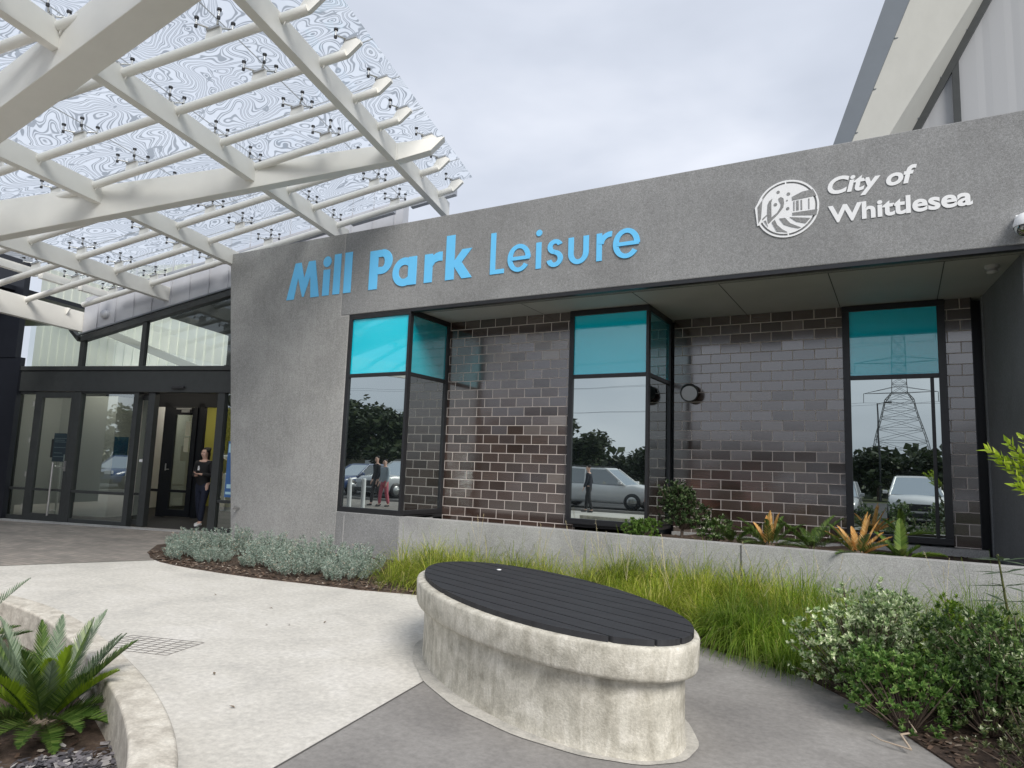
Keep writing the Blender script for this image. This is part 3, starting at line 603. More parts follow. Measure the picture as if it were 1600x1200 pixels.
# ------------------------------------------------------------------ council sign
CS = empty('council_sign', (-.6, YF, 4.8), 'white round emblem with raised lettering "City of Whittlesea" on the grey fascia', 'sign')
def text_mesh(txt, size, x, z, shear=0, offset=0.0, ext=.003, sx=1):
    cu = bpy.data.curves.new('text', 'FONT'); cu.body = txt; cu.size = size; cu.extrude = ext; cu.shear = shear; cu.offset = offset; cu.resolution_u = 6
    o = bpy.data.objects.new('tmp', cu); COL.objects.link(o); bpy.context.view_layer.update()
    dg = bpy.context.evaluated_depsgraph_get(); me = bpy.data.meshes.new_from_object(o.evaluated_get(dg))
    bpy.data.objects.remove(o)
    for v in me.vertices: v.co = Vector((x+v.co.x*sx, YF-.006-v.co.z, z+v.co.y))
    return me
def text_obj(name, txt, size, x, z, shear, offset, width, parent, mat):
    me = text_mesh(txt, size, 0, z, shear, offset)
    xs = [v.co.x for v in me.vertices]; k = width/(max(xs)-min(xs)); mn = min(xs)
    for v in me.vertices: v.co.x = x+(v.co.x-mn)*k
    for p in me.polygons: p.use_smooth = False
    me.materials.append(mat); o = bpy.data.objects.new(name, me); link(o, parent); o.location -= parent.location; return o
text_obj('lettering', 'City of', .285, -.675, 4.90, .22, .0085, .93, CS, M['lettwhite'])
text_obj('lettering', 'Whittlesea', .285, -.675, 4.545, 0, .0085, 1.44, CS, M['lettwhite'])
# emblem: traced in its own 0..1 square, then laid on the wall
def em(px, py):
    # picture square 1309x1200 -> wall metres (small perspective removed)
    u = (px-645)/535.; v = (600-py)/490.
    return (-1.135+u*.365+0*v, 4.795+v*.365+ (-.055*0))
def emb_unskew(px, py):
    # the emblem's rim leans in the picture; undo the slope of the wall line (rises .17 per unit)
    return em(px, py+(px-645)*-.0)
b = MB()
def disc(cx, cz, r, n=48): return [(cx+r*math.cos(2*math.pi*i/n), cz+r*math.sin(2*math.pi*i/n)) for i in range(n)]
CX, CZ, RR = -1.135, 4.795, .365
for q in ringseg(CX, CZ, RR, RR, .022, 0, 360, 60): b.prism([(x, YF-.012, zz) for x, zz in q], (0,.011,0))
b.prism([(x, YF-.0125, zz) for x, zz in disc(CX, CZ, RR-.045)], (0,.0115,0))
for ang in (92, 272): 
    c_, s_2 = math.cos(math.radians(ang)), math.sin(math.radians(ang)); t_ = V(-s_2,0,c_)*.008; p = V(CX,YF-.0118,CZ)+V(c_,0,s_2)*(RR-.05); q = V(CX,YF-.0118,CZ)+V(c_,0,s_2)*(RR-.01)
    b.prism([p-t_, q-t_, q+t_, p+t_], (0,.011,0))
# the tail of the letter that breaks out of the ring at the left
def E(px, py):
    x = (px-645)/527.; y = (608-py)/488.
    y2 = y-x*.16; return (CX+RR*x, CZ+RR*y2)
b.prism([(x, YF-.0135, zz) for x, zz in [E(100,600),(E(200,430)),(E(235,440)),E(220,800),E(310,700),E(310,745),E(175,900),E(140,915)]], (0,.012,0))
b.build('emblem', M['lettwhite'], CS)
b = MB()
cuts = [[(145,585),(235,455),(205,790),(160,870)], [(310,700),(320,540),(350,480),(405,435),(385,500),(385,760),(480,680),(535,590),(545,540),(510,470),(505,435),(545,408),(590,430),(600,500),(585,590),(500,700),(335,870),(318,850)],
        [(225,790),(310,710),(310,735),(235,812)],
        [(730,410),(900,320),(1075,280),(1130,385),(735,470)], [(735,680),(1145,615),(1125,715),(735,725)],
        [(755,485),(775,482),(772,645),(755,648)], [(800,475),(842,468),(842,632),(800,640)], [(874,462),(898,458),(898,625),(874,628)], [(1000,440),(1018,436),(1016,612),(1000,614)],
        [(515,780),(615,768),(700,860),(870,925),(830,942),(690,915),(590,880)], [(690,755),(1025,765),(950,855),(800,830)], [(390,850),(440,800),(480,890),(560,960),(650,1010),(470,1000)], [(255,825),(290,815),(325,925)]]
for i, c in enumerate(cuts): b.prism([(x, YF-.0160-i*.0002, zz) for x, zz in [E(*p) for p in c]], (0,.004,0))
for i, (px, py, r) in enumerate(((503,325,28),(675,358,30),(455,540,30),(660,608,28),(650,470,14))):
    c = E(px, py); b.prism([(x, YF-.0158-i*.0002, zz) for x, zz in disc(c[0], c[1], r/527*RR, 14)], (0,.004,0))
b.build('emblem_cutout', M['render'], CS)
# ================================================================== fixtures on the wall
b = MB(); b.tube((-2.93,10.99,2.82),(-2.93,10.90,2.82),.05,n=16); b.lathe((-2.93,10.92,2.82), [(0,0),(.135,.0),(.14,.03),(.14,.17),(.125,.19),(0,.19)], 28, V(.25,-1,-.25)); b.m = 1
b.lathe(V(-2.93,10.92,2.82)+V(.25,-1,-.25).normalized()*.191, [(.118,0),(0,.004)], 28, V(.25,-1,-.25))
tag(b.build('wall_speaker', [M['frame2'], M['parapet']]), 'round dark speaker on the brick wall beside the middle bay window', 'speaker')
cc = empty('security_camera', (1.18,8.69,4.19), 'white dome security camera on the fascia at the right edge', 'camera')
b = MB(); b.box((1.12,8.60,4.20),(1.30,8.699,4.33)); b.lathe((1.21,8.52,4.30), [(.0,0),(.075,-.0),(.11,-.05),(.125,-.10),(.125,-.135)], 28); b.build('housing', M['lettwhite'], cc, bevel=.01)
b = MB(); b.lathe((1.21,8.52,4.165), [(.118,0),(.11,-.05),(.07,-.09),(0,-.105)], 28); b.build('dome', M['carglass'], cc)
b = MB(); b.lathe((.985,9.45,4.034), [(.075,0),(.075,-.03),(.05,-.035),(.05,-.055),(.06,-.06),(.055,-.09),(0,-.10)], 24); tag(b.build('ceiling_sensor', M['soffit']), 'small round grey detector under the soffit at the right', 'detector')
b = MB(); b.tube((-10.62,8.70,.60),(-10.62,8.60,.60),.018); b.tube((-10.62,8.61,.62),(-10.62,8.61,.54),.014); b.tube((-10.66,8.62,.63),(-10.58,8.62,.63),.008); b.tube((-10.69,8.62,.58),(-10.62,8.60,.62),.007)
tag(b.build('garden_tap', M['steel']), 'small metal garden tap low on the left grey pier', 'tap')
# ================================================================== canopy
CN = empty('entrance_canopy', (-14.1, 3.4, 0), 'large sloping white steel canopy with printed glass roof over the entrance', 'canopy')
P0 = V(-7.318, 9.967, 6.518); CB = V(-.2609,.9654,0); CT = V(.9654,.2609,.2266); CT2 = V(.9654,.2609,0)
def cp_(a, b_, z=0): return P0+CT*a+CB*b_+EZ*z
tubes_ab = {0:((-8.156,.18),(.463,-.087)),1:((-9.293,-.721),(.513,-.974)),2:((-9.2,-1.62),(.556,-1.747)),3:((-9.0,-2.605),(.504,-2.635)),4:((-9.0,-3.49),(.536,-3.417)),5:((-9.0,-4.47),(.52,-4.292)),6:((-9.0,-5.45),(.502,-5.159)),7:((-9.0,-6.4),(.5,-6.03)),8:((-9.0,-7.3),(.5,-6.95)),9:((-9,-8.2),(.5,-7.85))}
wm = M['white']
fitpos = [-.92,-2.28,-3.64,-5.0,-6.36,-7.4]
for k_, (p, q) in tubes_ab.items():
    a0, b0 = p; a1, b1 = q
    A = cp_(a0, b0); Bq = cp_(a1-.22, b0+(b1-b0)*(a1-.22-a0)/(a1-a0)); d = (cp_(a1,b1)-cp_(a0,b0)).normalized()
    mb = MB(); mb.tube(A, Bq, .058, n=16)
    # tapered fin at the free end
    side = d.cross(EZ).normalized()*.03
    e0 = Bq-d*.10; e1 = Bq+d*.20
    mb.prism([e0+EZ*.05-side, e0-EZ*.04-side, Bq-EZ*.045+d*.03-side, e1+EZ*.07-side, e1+EZ*.10-side, e1-d*.08+EZ*.16-side, Bq-d*.02+EZ*.16-side], side*2)
    pu = mb.build('purlin', wm, CN)
    for fa in fitpos+[None]:
        if fa is None: c = Bq+d*.05+EZ*.16
        else:
            if fa < a0+.1: continue
            c = cp_(fa, b0+(b1-b0)*(fa-a0)/(a1-a0))+EZ*.055
            mb = MB(); mb.prism([c-d*.11-EZ*.02-side*.5, c+d*.11-EZ*.02-side*.5, c+d*.09+EZ*.11-side*.5, c-d*.09+EZ*.11-side*.5], side); c = c+EZ*.10
        if fa is None: mb = MB()
        mb.build('fin_plate', wm, pu) if fa is not None else None
        f = MB(); bd = d.cross(EZ).normalized(); f.m = 0
        f.fbox(c, d, bd, EZ, (-.085,-.04,0), (.085,.04,.025))
        f.m = 1
        for sx in (-1, 1):
            if fa is None and sx > 0: continue
            for sy in (-1, 1):
                tip = c+d*.15*sx+bd*.13*sy
                f.m = 0; f.tube(c+EZ*.02+d*.03*sx, tip+EZ*.045, .014, .010, 6); f.tube(tip+EZ*.03, tip+EZ*.115, .012, n=6)
                f.m = 1; f.tube(tip+EZ*.105, tip+EZ*.128, .027, n=12); f.tube(tip+EZ*.0, tip+EZ*.03, .02, n=8)
        f.build('glass_clamp', [M['steel'], M['rubber']], CN)
# main cross beams running back to the building
GB = MB()
BW = .13
for a, dep, bend, al in ((-.03,.30,.52,-.06),(-2.10,.30,.45,-2.10),(-4.28,.29,.45,-4.28),(-6.40,.30,.72,-6.44),(-8.62,.44,.97,-8.50)):
    b = MB(); f0 = -9.3
    for_o = [cp_(a,bend,.06), cp_(al,f0,.06)]
    tp0, tp1 = cp_(a,bend,.06), cp_(al,f0,.06)
    w = CT2*-BW
    b.hexa([tp0-EZ*dep, tp1-EZ*dep, tp1-EZ*dep+w, tp0-EZ*dep+w, tp0, tp1, tp1+w, tp0+w])
    b.build('cross_beam', wm, CN, bevel=.006)
    b = MB()
    for k_, ((a0,b0),(a1,b1)) in tubes_ab.items():
        bb = b0+(b1-b0)*(a-a0)/(a1-a0); c = cp_(a+.02, bb, .06)
        b.prism([c+CB*-.01, c+CT2*.10+CB*-.01+EZ*-.02, c+CB*-.01+EZ*-.16], CB*.02)
    b.build('gusset', wm, CN)
# the two deep girders that meet at the column
JX = V(-14.1, 3.42, 0)
def girder(o, d, top, bot, s0, s1, tip, wd, name='girder'):
    n = V(-d.y, d.x, 0); b = MB()
    def q(s, z, off): return V(o.x, o.y, 0)+d*s+n*off+EZ*z
    b.hexa([q(s0,bot(s0),0),q(s1,bot(s1),0),q(s1,bot(s1),wd),q(s0,bot(s0),wd),q(s0,top(s0),0),q(s1,top(s1),0),q(s1,top(s1),wd),q(s0,top(s0),wd)])
    s2, z2, s3, z3 = tip
    b.prism([q(s1,bot(s1),0), q(s2,z2,0), q(s3,z3,0), q(s1,top(s1),0)], n*wd)
    return b.build(name, wm, CN, bevel=.008)
dA = V(.844,.536,0).normalized(); 
girder(V(-11.842,4.852,0), dA, lambda s: 5.286+.2163*s, lambda s: 4.676+.2515*s if s < 5.0 else 5.93+.37*(s-5), -2.7, 5.95, (6.48,6.48,6.69,6.725), .20)
dB = V(1,.029,0).normalized()
girder(V(-8.919,3.489,0), dB, lambda s: 5.844+.2205*s, lambda s: 5.35+.2255*s, -5.2, 4.6, (5.4,6.72,6.6,7.25), .34)
b = MB(); b.tube((-14.1,3.42,0),(-14.1,3.42,4.5),.14,n=24); b.lathe((-14.1,3.42,0), [(.24,0),(.24,.02),(.15,.03)], 24); b.lathe((-14.1,3.42,4.1), [(.14,0),(.2,.15),(.3,.5),(0,.5)], 24)
b.build('column', wm, CN)
# glass sheets
GZ = .315
ga = [.50,-.92,-2.28,-3.64,-5.0,-6.36,-7.72]; gb = [.28,-.52,-1.4,-2.28,-3.15,-4.02,-4.9,-5.78,-6.66,-7.54,-8.42,-9.3]
for i in range(len(ga)-1):
    for j in range(len(gb)-1):
        b = MB(); g_ = .006
        if i == 5 and j == 0: pass
        b.poly([cp_(ga[i]-g_,gb[j]-g_,GZ), cp_(ga[i+1]+g_,gb[j]-g_,GZ), cp_(ga[i+1]+g_,gb[j+1]+g_,GZ), cp_(ga[i]-g_,gb[j+1]+g_,GZ)])
        o = b.build('glass_panel', M['frit'], CN); md = o.modifiers.new('thickness', 'SOLIDIFY'); md.thickness = .0
        o.modifiers.remove(md)
b = MB()
for a in ga[1:-1]: b.hexa([cp_(a-.003,gb[0],GZ-.006),cp_(a+.003,gb[0],GZ-.006),cp_(a+.003,gb[-1],GZ-.006),cp_(a-.003,gb[-1],GZ-.006),cp_(a-.003,gb[0],GZ+.006),cp_(a+.003,gb[0],GZ+.006),cp_(a+.003,gb[-1],GZ+.006),cp_(a-.003,gb[-1],GZ+.006)])
for q in gb[1:-1]: b.hexa([cp_(ga[0],q-.003,GZ-.007),cp_(ga[-1],q-.003,GZ-.007),cp_(ga[-1],q+.003,GZ-.007),cp_(ga[0],q+.003,GZ-.007),cp_(ga[0],q-.003,GZ+.007),cp_(ga[-1],q-.003,GZ+.007),cp_(ga[-1],q+.003,GZ+.007),cp_(ga[0],q+.003,GZ+.007)])
b.build('glass_joint', plain('grey_silicone', (.36,.38,.40), .6), CN)
b = MB()   # edge trims: left end and gutter along the wall
for q0, q1, z0 in ((.45,-.25,.12),(-.35,-1.15,.12),(-1.25,-2.05,.12)):
    A = cp_(-7.78,q0,z0); Bq = cp_(-7.78,q1,z0); b.hexa([A,Bq,Bq-CT2*.12,A-CT2*.12,A+EZ*.14,Bq+EZ*.14,Bq+EZ*.14-CT2*.12,A+EZ*.14-CT2*.12])
b.build('edge_trim', wm, CN)
b = MB()
for a0, a1 in ((.15,-.75),(-1.1,-2.0),(-2.25,-3.5),(-3.8,-4.9),(-5.1,-6.2),(-6.5,-7.4)):
    A = cp_(a0,.30,.10); Bq = cp_(a1,.30,.10); b.hexa([A,Bq,Bq+CB*.12,A+CB*.12,A+EZ*.12,Bq+EZ*.12,Bq+EZ*.12+CB*.12,A+EZ*.12+CB*.12])
b.build('gutter', M['parapet'], CN)
# ================================================================== oval bench
BC = V(-2.345, 4.535, 0); BD = V(-.85,.527,0).normalized(); BE = V(BD.y,-BD.x,0)
BN = empty('bench', (-2.3,4.56,0), 'oval concrete bench with flared rim and dark slatted top on the path', 'bench')
def oval(a, bb, z, off=V(0,0,0), n=96, p=2.0):
    out = []
    for i in range(n):
        t = 2*math.pi*i/n; c, s = math.cos(t), math.sin(t)
        out.append(BC+off+BD*(a*math.copysign(abs(c)**(2/p), c))+BE*(bb*math.copysign(abs(s)**(2/p), s))+EZ*z)
    return out
def loft(b, rings, cap=True):
    n = len(rings[0]); pts = [p for r in rings for p in r]
    b.faces(pts, [(j*n+i, j*n+(i+1)%n, (j+1)*n+(i+1)%n, (j+1)*n+i) for j in range(len(rings)-1) for i in range(n)], True)
    if cap: b.faces(rings[-1], [tuple(range(n))])
b = MB(); r_ = []
for z_, k_ in ((0,-.012),(.015,-.016),(.05,-.02),(.2,-.022),(.36,-.022),(.42,-.022)): r_.append(oval(1.455+k_, .615+k_, z_, V(.0,.0,0)))
loft(b, r_, False); pl = b.build('plinth', M['bench_conc'], BN)
b = MB(); loft(b, [oval(1.40,.57,.405), oval(1.49,.635,.408), oval(1.512,.655,.416), oval(1.52,.662,.435), oval(1.528,.668,.575), oval(1.522,.662,.590), oval(1.505,.645,.5945), oval(1.46,.60,.595)])
b.build('rim', M['bench_conc'], BN)
# deck boards clipped to the oval, slightly shifted so a sliver of rim shows on the near left
dk = MB(); off = V(-.01,.045,0); aa, bb_ = 1.525, .635; BD2 = V(-.835,.55,0).normalized(); BE2 = V(BD2.y,-BD2.x,0)
bo = V(-.93,.36,0).normalized(); bp = V(bo.y,-bo.x,0)
import itertools
ring = [(BC+off+BD2*(aa*math.cos(t))+BE2*(bb_*math.sin(t))) for t in [2*math.pi*i/240 for i in range(240)]]
loc2 = [((p-BC).dot(bo), (p-BC).dot(bp)) for p in ring]
vmin, vmax = min(v for u, v in loc2), max(v for u, v in loc2); bwid = .150
def clip(poly, vv, keep_above):
    out = []
    for (u0,v0),(u1,v1) in zip(poly, poly[1:]+poly[:1]):
        i0 = (v0 >= vv) == keep_above; i1 = (v1 >= vv) == keep_above
        if i0: out.append((u0,v0))
        if i0 != i1: t = (vv-v0)/(v1-v0); out.append((u0+(u1-u0)*t, vv))
    return out
v = vmin-.02; dparts = []
while v < vmax:
    pl2 = clip(clip(loc2, v+.0065, True), v+bwid-.0065, False)
    if len(pl2) > 2: dk.prism([BC+bo*u+bp*w_+EZ*.592 for u, w_ in pl2], (0,0,.036))
    v += bwid
dk.build('seat_board', M['deck'], BN)
b = MB(); b.prism([BC+off+BD2*((aa-.03)*math.cos(t))+BE2*((bb_-.03)*math.sin(t))+EZ*.589 for t in [2*math.pi*i/64 for i in range(64)]], (0,0,.012)); b.build('seat_base', M['rubber'], BN)
b = MB(); b.lathe((-3.05,5.25,.627), [(0,0),(.02,.0),(.02,.006),(.0,.008)], 12); tag(b.build('pebble', M['lettwhite']), 'tiny white pebble lying on the far edge of the bench top', 'pebble')
b = MB(); rs_ = [oval(1.47,.64,.0046), oval(1.40,.57,.0050)]
for i_, p_ in enumerate(rs_[0]):
    t_ = 2*math.pi*i_/96; k2 = .015+.02*(1+math.sin(t_*3+1))+.035*max(0,math.sin(t_+2.6))+.006*math.sin(t_*17)
    rs_[0][i_] = p_+(p_-BC).normalized()*k2
loft(b, rs_, False); o = b.build('mortar_skirt', concrete('pale_mortar', (.46,.44,.40), (.36,.35,.32), (.55,.53,.48), 5, 50, .4)); tag(o, kind='structure')
# ================================================================== curved garden wall, bottom left
top = [(-7.4,2.78),(-6.9,2.93),(-6.44,3.0),(-5.96,3.02),(-5.18,2.91),(-4.23,2.63),(-3.42,2.34),(-2.84,2.07),(-2.40,1.80),(-2.13,1.54),(-1.97,1.24),(-1.92,.9),(-1.95,.3),(-2.1,-.8)]
def smooth(pts, it=3):
    for _ in range(it):
        out = [pts[0]]
        for p, q in zip(pts[:-1], pts[1:]): out += [(p[0]*.75+q[0]*.25, p[1]*.75+q[1]*.25), (p[0]*.25+q[0]*.75, p[1]*.25+q[1]*.75)]
        pts = out+[pts[-1]]
    return pts
cv = smooth(top)
b = MB(); prof = [(0.0,0),(0.0,.335),(.012,.348),(.168,.35),(.178,.34),(.180,.0)]
rings = []
for i, (x, y) in enumerate(cv):
    x0, y0 = cv[max(0,i-1)]; x1, y1 = cv[min(len(cv)-1,i+1)]; t = V(x1-x0,y1-y0,0).normalized(); n_ = V(t.y,-t.x,0)
    rings.append([V(x,y,0)+n_*o_+EZ*h_ for o_, h_ in prof])
pts = [p for r in rings for p in r]; k_ = len(prof)
b.faces(pts, [(i*k_+j, i*k_+j+1, (i+1)*k_+j+1, (i+1)*k_+j) for i in range(len(rings)-1) for j in range(k_-1)], False)
b.faces(rings[0], [tuple(range(k_))]); b.faces(rings[-1], [tuple(range(k_-1,-1,-1))])
kw = b.build('garden_wall', M['kerb_conc'], bevel=.006); tag(kw, 'low curved worn concrete garden wall around the cycads at bottom left', 'wall')
b = MB(); inner = [r[4] for r in rings]; n = len(inner)
poly = [V(p.x,p.y,.10) for p in inner]+[V(-7.6,-.8,.10)]
b.poly(poly); tag(b.build('cycad_bed', M['soil']), kind='structure')
# ================================================================== vegetation
rnd = random.Random(11)
def rv(s=1): return V(rnd.gauss(0,s), rnd.gauss(0,s), rnd.gauss(0,s))
def leaf(b, p, d, L, W, up=None, fold=.0, mid=.45):
    d = d.normalized(); s = d.cross(up if up is not None else rv()).normalized()
    if s.length < .1: s = d.orthogonal().normalized()
    n = s.cross(d)
    m_ = p+d*L*mid
    b.poly([p, m_+s*W*.5+n*fold*W, p+d*L, m_-s*W*.5+n*fold*W])
def blade(b, p, d, L, W, droop, seg=5, cl=None):
    """arching grass blade"""
    pts = []; q = p.copy(); v = d.normalized(); s = v.cross(EZ)
    s = s.normalized() if s.length > .01 else V(1,0,0)
    st = L/seg
    for i in range(seg+1):
        w = W*(1-i/seg)**.7*.5+.0006; pts.append((q-s*w, q+s*w)); v = (v+V(0,0,-droop*(i+1)/seg)).normalized(); q = q+v*st
    P = [x for pr_ in pts for x in pr_]
    b.faces(P, [(2*i,2*i+1,2*i+3,2*i+2) for i in range(seg)], True)
def tussock(b, x, y, z, h, n, spread=1., W=.007):
    lean = V(rnd.uniform(-.25,.25), rnd.uniform(-.35,.15), 0)
    for i in range(n):
        a = rnd.uniform(0,2*math.pi); r = rnd.random()**.6*.12
        tilt = rnd.random()**.7*.95*spread
        d = V(math.cos(a)*tilt, math.sin(a)*tilt, 1)+lean*rnd.random()
        blade(b, V(x+math.cos(a)*r, y+math.sin(a)*r, z), d, h*rnd.uniform(.55,1.25), W*rnd.uniform(.5,1.1), rnd.uniform(.4,1.25), 6)
# --- grass along the foot of the planter wall (uncountable: two masses by colour)
gl = MB(); gg = MB()
for i in range(30):
    x = -6.05+i*.128+rnd.uniform(-.1,.1); y = rnd.uniform(6.95,8.35)
    tussock(gl, x, y, 0, rnd.uniform(.52,.70), 210)
for i in range(12): tussock(gl, -5.9+i*.32+rnd.uniform(-.1,.1), 8.35+rnd.uniform(-.15,.1), 0, rnd.uniform(.6,.75), 130)
for i in range(10): tussock(gl, -5.75+i*.34, 7.0+rnd.uniform(-.1,.2), 0, .42, 110)
for i in range(22): tussock(gl, -2.3+rnd.uniform(-.1,1.5), rnd.uniform(6.6,8.3), 0, rnd.uniform(.6,.76), 210)
for i in range(16): tussock(gg, -1.45+rnd.uniform(0,1.1), 6.35+rnd.uniform(-.0,.7), 0, rnd.uniform(.52,.66), 200)
for i in range(64): tussock(gg, rnd.uniform(-1.0,2.0), rnd.uniform(6.3,8.4), 0, rnd.uniform(.6,.82), 200)
for i in range(24): tussock(gl if rnd.random() < .6 else gg, rnd.uniform(-3.2,-1.0), rnd.uniform(7.6,8.45), 0, rnd.uniform(.66,.82), 200)
for i in range(10): tussock(gg, rnd.uniform(-.95,-.35), rnd.uniform(5.9,6.5), 0, rnd.uniform(.38,.5), 120)
tag(gl.build('lime_grass', M['grass']), 'soft lime green tufted grass in front of the planter wall', 'grass', kind='stuff')
tag(gg.build('green_grass', M['grass2']), 'darker green arching grass towards the right end of the planter wall', 'grass', kind='stuff')
# seed heads rising above the grass: part of the grass mass
b = MB()
for x, y in ((-4.0,7.9),(-3.6,8.1),(-3.1,7.6),(-2.6,7.2),(-5.1,8.2),(-1.2,7.2),(-2.2,7.3),(-.6,6.9),(.3,7.4),(-3.35,8.3),(-2.0,6.8)):
    for k_ in range(3):
        d = V(rnd.uniform(-.5,.6), rnd.uniform(-.3,.3), 1).normalized(); p = V(x,y,.35); q = p+d*rnd.uniform(.35,.55); b.tube(p, q, .0018, .0012, 4)
        for j in range(14): leaf(b, q-d*.01*j*1.1, (d+rv(.35)), .022, .005)
tag(b.build('grass_seed_heads', leaf_mat('straw_seed_heads', [(0,(.5,.42,.24)),(1,(.75,.68,.48))], .7, .2)), 'thin straw coloured seed heads standing above the lime grass', 'seed heads', kind='stuff')
# --- silver cushion shrubs
def silver(n, r, h, mat=M['silver']):
    b = MB()
    for i in range(n):
        a = rnd.uniform(0,2*math.pi); q = rnd.random()**.5; base = V(math.cos(a)*q*r*.75, math.sin(a)*q*r*.75, 0)
        hh = h*(1-.45*q*q)*rnd.uniform(.7,1.12); d = V(math.cos(a)*q*.45, math.sin(a)*q*.45, 1).normalized()
        tip = base+d*hh
        b.tube(base+d*hh*.2, tip, .003, .002, 4)
        for j in range(26):
            t = .25+.75*(j/26); p = base+d*hh*t; aa = j*2.4
            leaf(b, p, V(math.cos(aa),math.sin(aa),.9), rnd.uniform(.035,.058), rnd.uniform(.010,.017), fold=.1)
        for j in range(5): leaf(b, tip, rv()+V(0,0,1), .03, .011)
    return b
spots = [(-9.75,7.15,.95,.95,'rounded silver leaved shrub, leftmost at the edge of the entry pavers'),(-9.1,7.35,1.05,1.05,'silver leaved shrub against the corner of the grey pier'),(-9.25,6.72,.9,.75,'low silver leaved shrub nearest the pale path at the left end'),
         (-8.35,7.5,.95,1.0,'silver shrub with brownish tips right of the pier corner'),(-7.85,6.95,.95,.85,'silver leaved shrub mid bed beside a bare mulch gap'),(-7.3,7.4,1.05,1.05,'tall silver leaved shrub close to the grey pier wall'),
         (-7.05,6.8,1.0,.9,'broad silver leaved shrub spilling to the path edge'),(-6.45,7.25,1.0,.95,'silver leaved shrub beside the start of the lime grass'),(-6.25,6.85,.8,.8,'small silver leaved shrub, last before the lime grass'),(-8.7,6.75,.7,.55,'small sparse silver shrub with brown dry stems')]
protos = []
for i in range(3):
    e_m = silver(95, .42, .46).build('foliage', M['silver']); e_m.name = 'foliage'; COL.objects.unlink(e_m); protos.append(e_m)
for i, (x, y, sx, sz, lab) in enumerate(spots):
    r_ = empty('silver_shrub', (x,y,.0), lab, 'shrub', 'silver leaved shrubs in the bed by the pier', rz=i*1.3)
    r_.scale = (sx,sx,sz*.92)
    f = protos[i%3].copy(); link(f, r_)
# --- generic leafy shrub: stems + whorled leaf clusters in a lumpy volume
def bush(c, r, h, ncl, per, L, W, mats, lump=.25, stemh=.0, flat=.0, seed=1, whorl=True, inner=.35):
    rr = random.Random(seed); parts = MB(); st = MB()
    bl = [(V(rr.uniform(-1,1)*r*.55, rr.uniform(-1,1)*r*.55, rr.uniform(.35,.8)*h), rr.uniform(.45,.7)) for _ in range(7)]
    for i in range(ncl):
        if rr.random() < .8:
            bc, br = rr.choice(bl)
            d = V(rr.gauss(0,1), rr.gauss(0,1), rr.gauss(.25,1)).normalized(); p = bc+V(d.x*r*br, d.y*r*br, d.z*h*br*.55)*(rr.random()**inner)
        else:
            a = rr.uniform(0,6.28); q = rr.random()**.5*r; p = V(math.cos(a)*q, math.sin(a)*q, rr.uniform(.05,.6)*h); d = V(math.cos(a)*.6,math.sin(a)*.6,.8)
        if p.z < .02+stemh: p.z = stemh+.02+rr.random()*.12*h
        dd = (d+V(0,0,.5)).normalized(); u_ = dd.orthogonal().normalized(); w_ = dd.cross(u_)
        if i % 6 == 0: st.tube(V(p.x*.15,p.y*.15,stemh*.5), p, .006, .003, 5)
        for j in range(per):
            a = j*2.4+rr.random(); out = (u_*math.cos(a)+w_*math.sin(a)); t = j/per
            dr_ = out*(1-.45*t)+dd*(.25+.9*t)
            leaf(parts, V(*c)+p+dd*L*.5*t, dr_+V(rr.gauss(0,.15),rr.gauss(0,.15),0), L*rr.uniform(.7,1.15), W*rr.uniform(.8,1.2), up=dd+V(.01,0,0), fold=.12)
    for k_ in range(len(st.v)): st.v[k_] = tuple(V(*st.v[k_])+V(*c))
    return parts, st
def bush_thing(name, c, lab, cat, args, mat, stemmat=None, trunk=None):
    r_ = empty(name, c, lab, cat); p_, s_ = bush(c, *args); p_.build('foliage', mat, r_)
    if trunk: s_.path(*trunk)
    s_.build('stem', stemmat or M['bark'], r_); return r_
bush_thing('pale_shrub', (-.27,5.68,0), 'pale green shrub with whitish leaf tips at the path edge on the right', 'shrub', (.44,.72,1000,12,.034,.018,None,.25,0,0,5), M['pale'])
bush_thing('pale_shrub', (-.02,5.05,0), 'lower light green shrub spilling over the path edge in front of the whitish one', 'shrub', (.34,.46,480,10,.034,.018,None,.25,0,0,6), leaf_mat('fresh_green_leaves', [(0,(.04,.11,.02)),(.6,(.11,.21,.045)),(1,(.25,.36,.12))], .45, .3, 4))
bush_thing('dark_shrub', (.70,5.75,0), 'large dark glossy green shrub at the right edge of the bed', 'shrub', (.66,.66,1200,10,.036,.019,None,.25,0,0,8), M['dark'])
bush_thing('dark_shrub', (1.35,5.1,0), 'dark green shrub cut by the right picture edge', 'shrub', (.60,.68,900,10,.036,.019,None,.25,0,0,9), M['dark'])
bush_thing('olive_shrub', (.62,4.62,0), 'low olive green shrub with pale specks at bottom right', 'shrub', (.40,.40,600,9,.024,.011,None,.25,0,0,10), leaf_mat('olive_speckled_leaves', [(0,(.03,.05,.015)),(.55,(.09,.11,.04)),(.9,(.2,.22,.11)),(1,(.6,.6,.5))], .5, .2, 3))
bush_thing('olive_shrub', (.95,4.0,0), 'feathery grey green shrub in the bottom right corner', 'shrub', (.45,.42,600,9,.024,.010,None,.25,0,0,12), leaf_mat('grey_green_leaves', [(0,(.05,.07,.035)),(.6,(.13,.16,.09)),(1,(.36,.38,.27))], .55, .2, 3))
bush_thing('lime_shrub', (.42,6.55,0), 'small lime green shrub between the dark shrub and the planter wall', 'shrub', (.26,.60,220,9,.036,.018,None,.25,.1,0,14), M['bright'] if False else leaf_mat('lime_shrub_leaves', [(0,(.05,.12,.01)),(1,(.22,.32,.03))], .4, .3))
bush_thing('olive_shrub', (1.35,4.45,0), 'dark shrub cut by the right edge below the dark one', 'shrub', (.5,.55,500,9,.026,.012,None,.25,0,0,31), M['dark'])
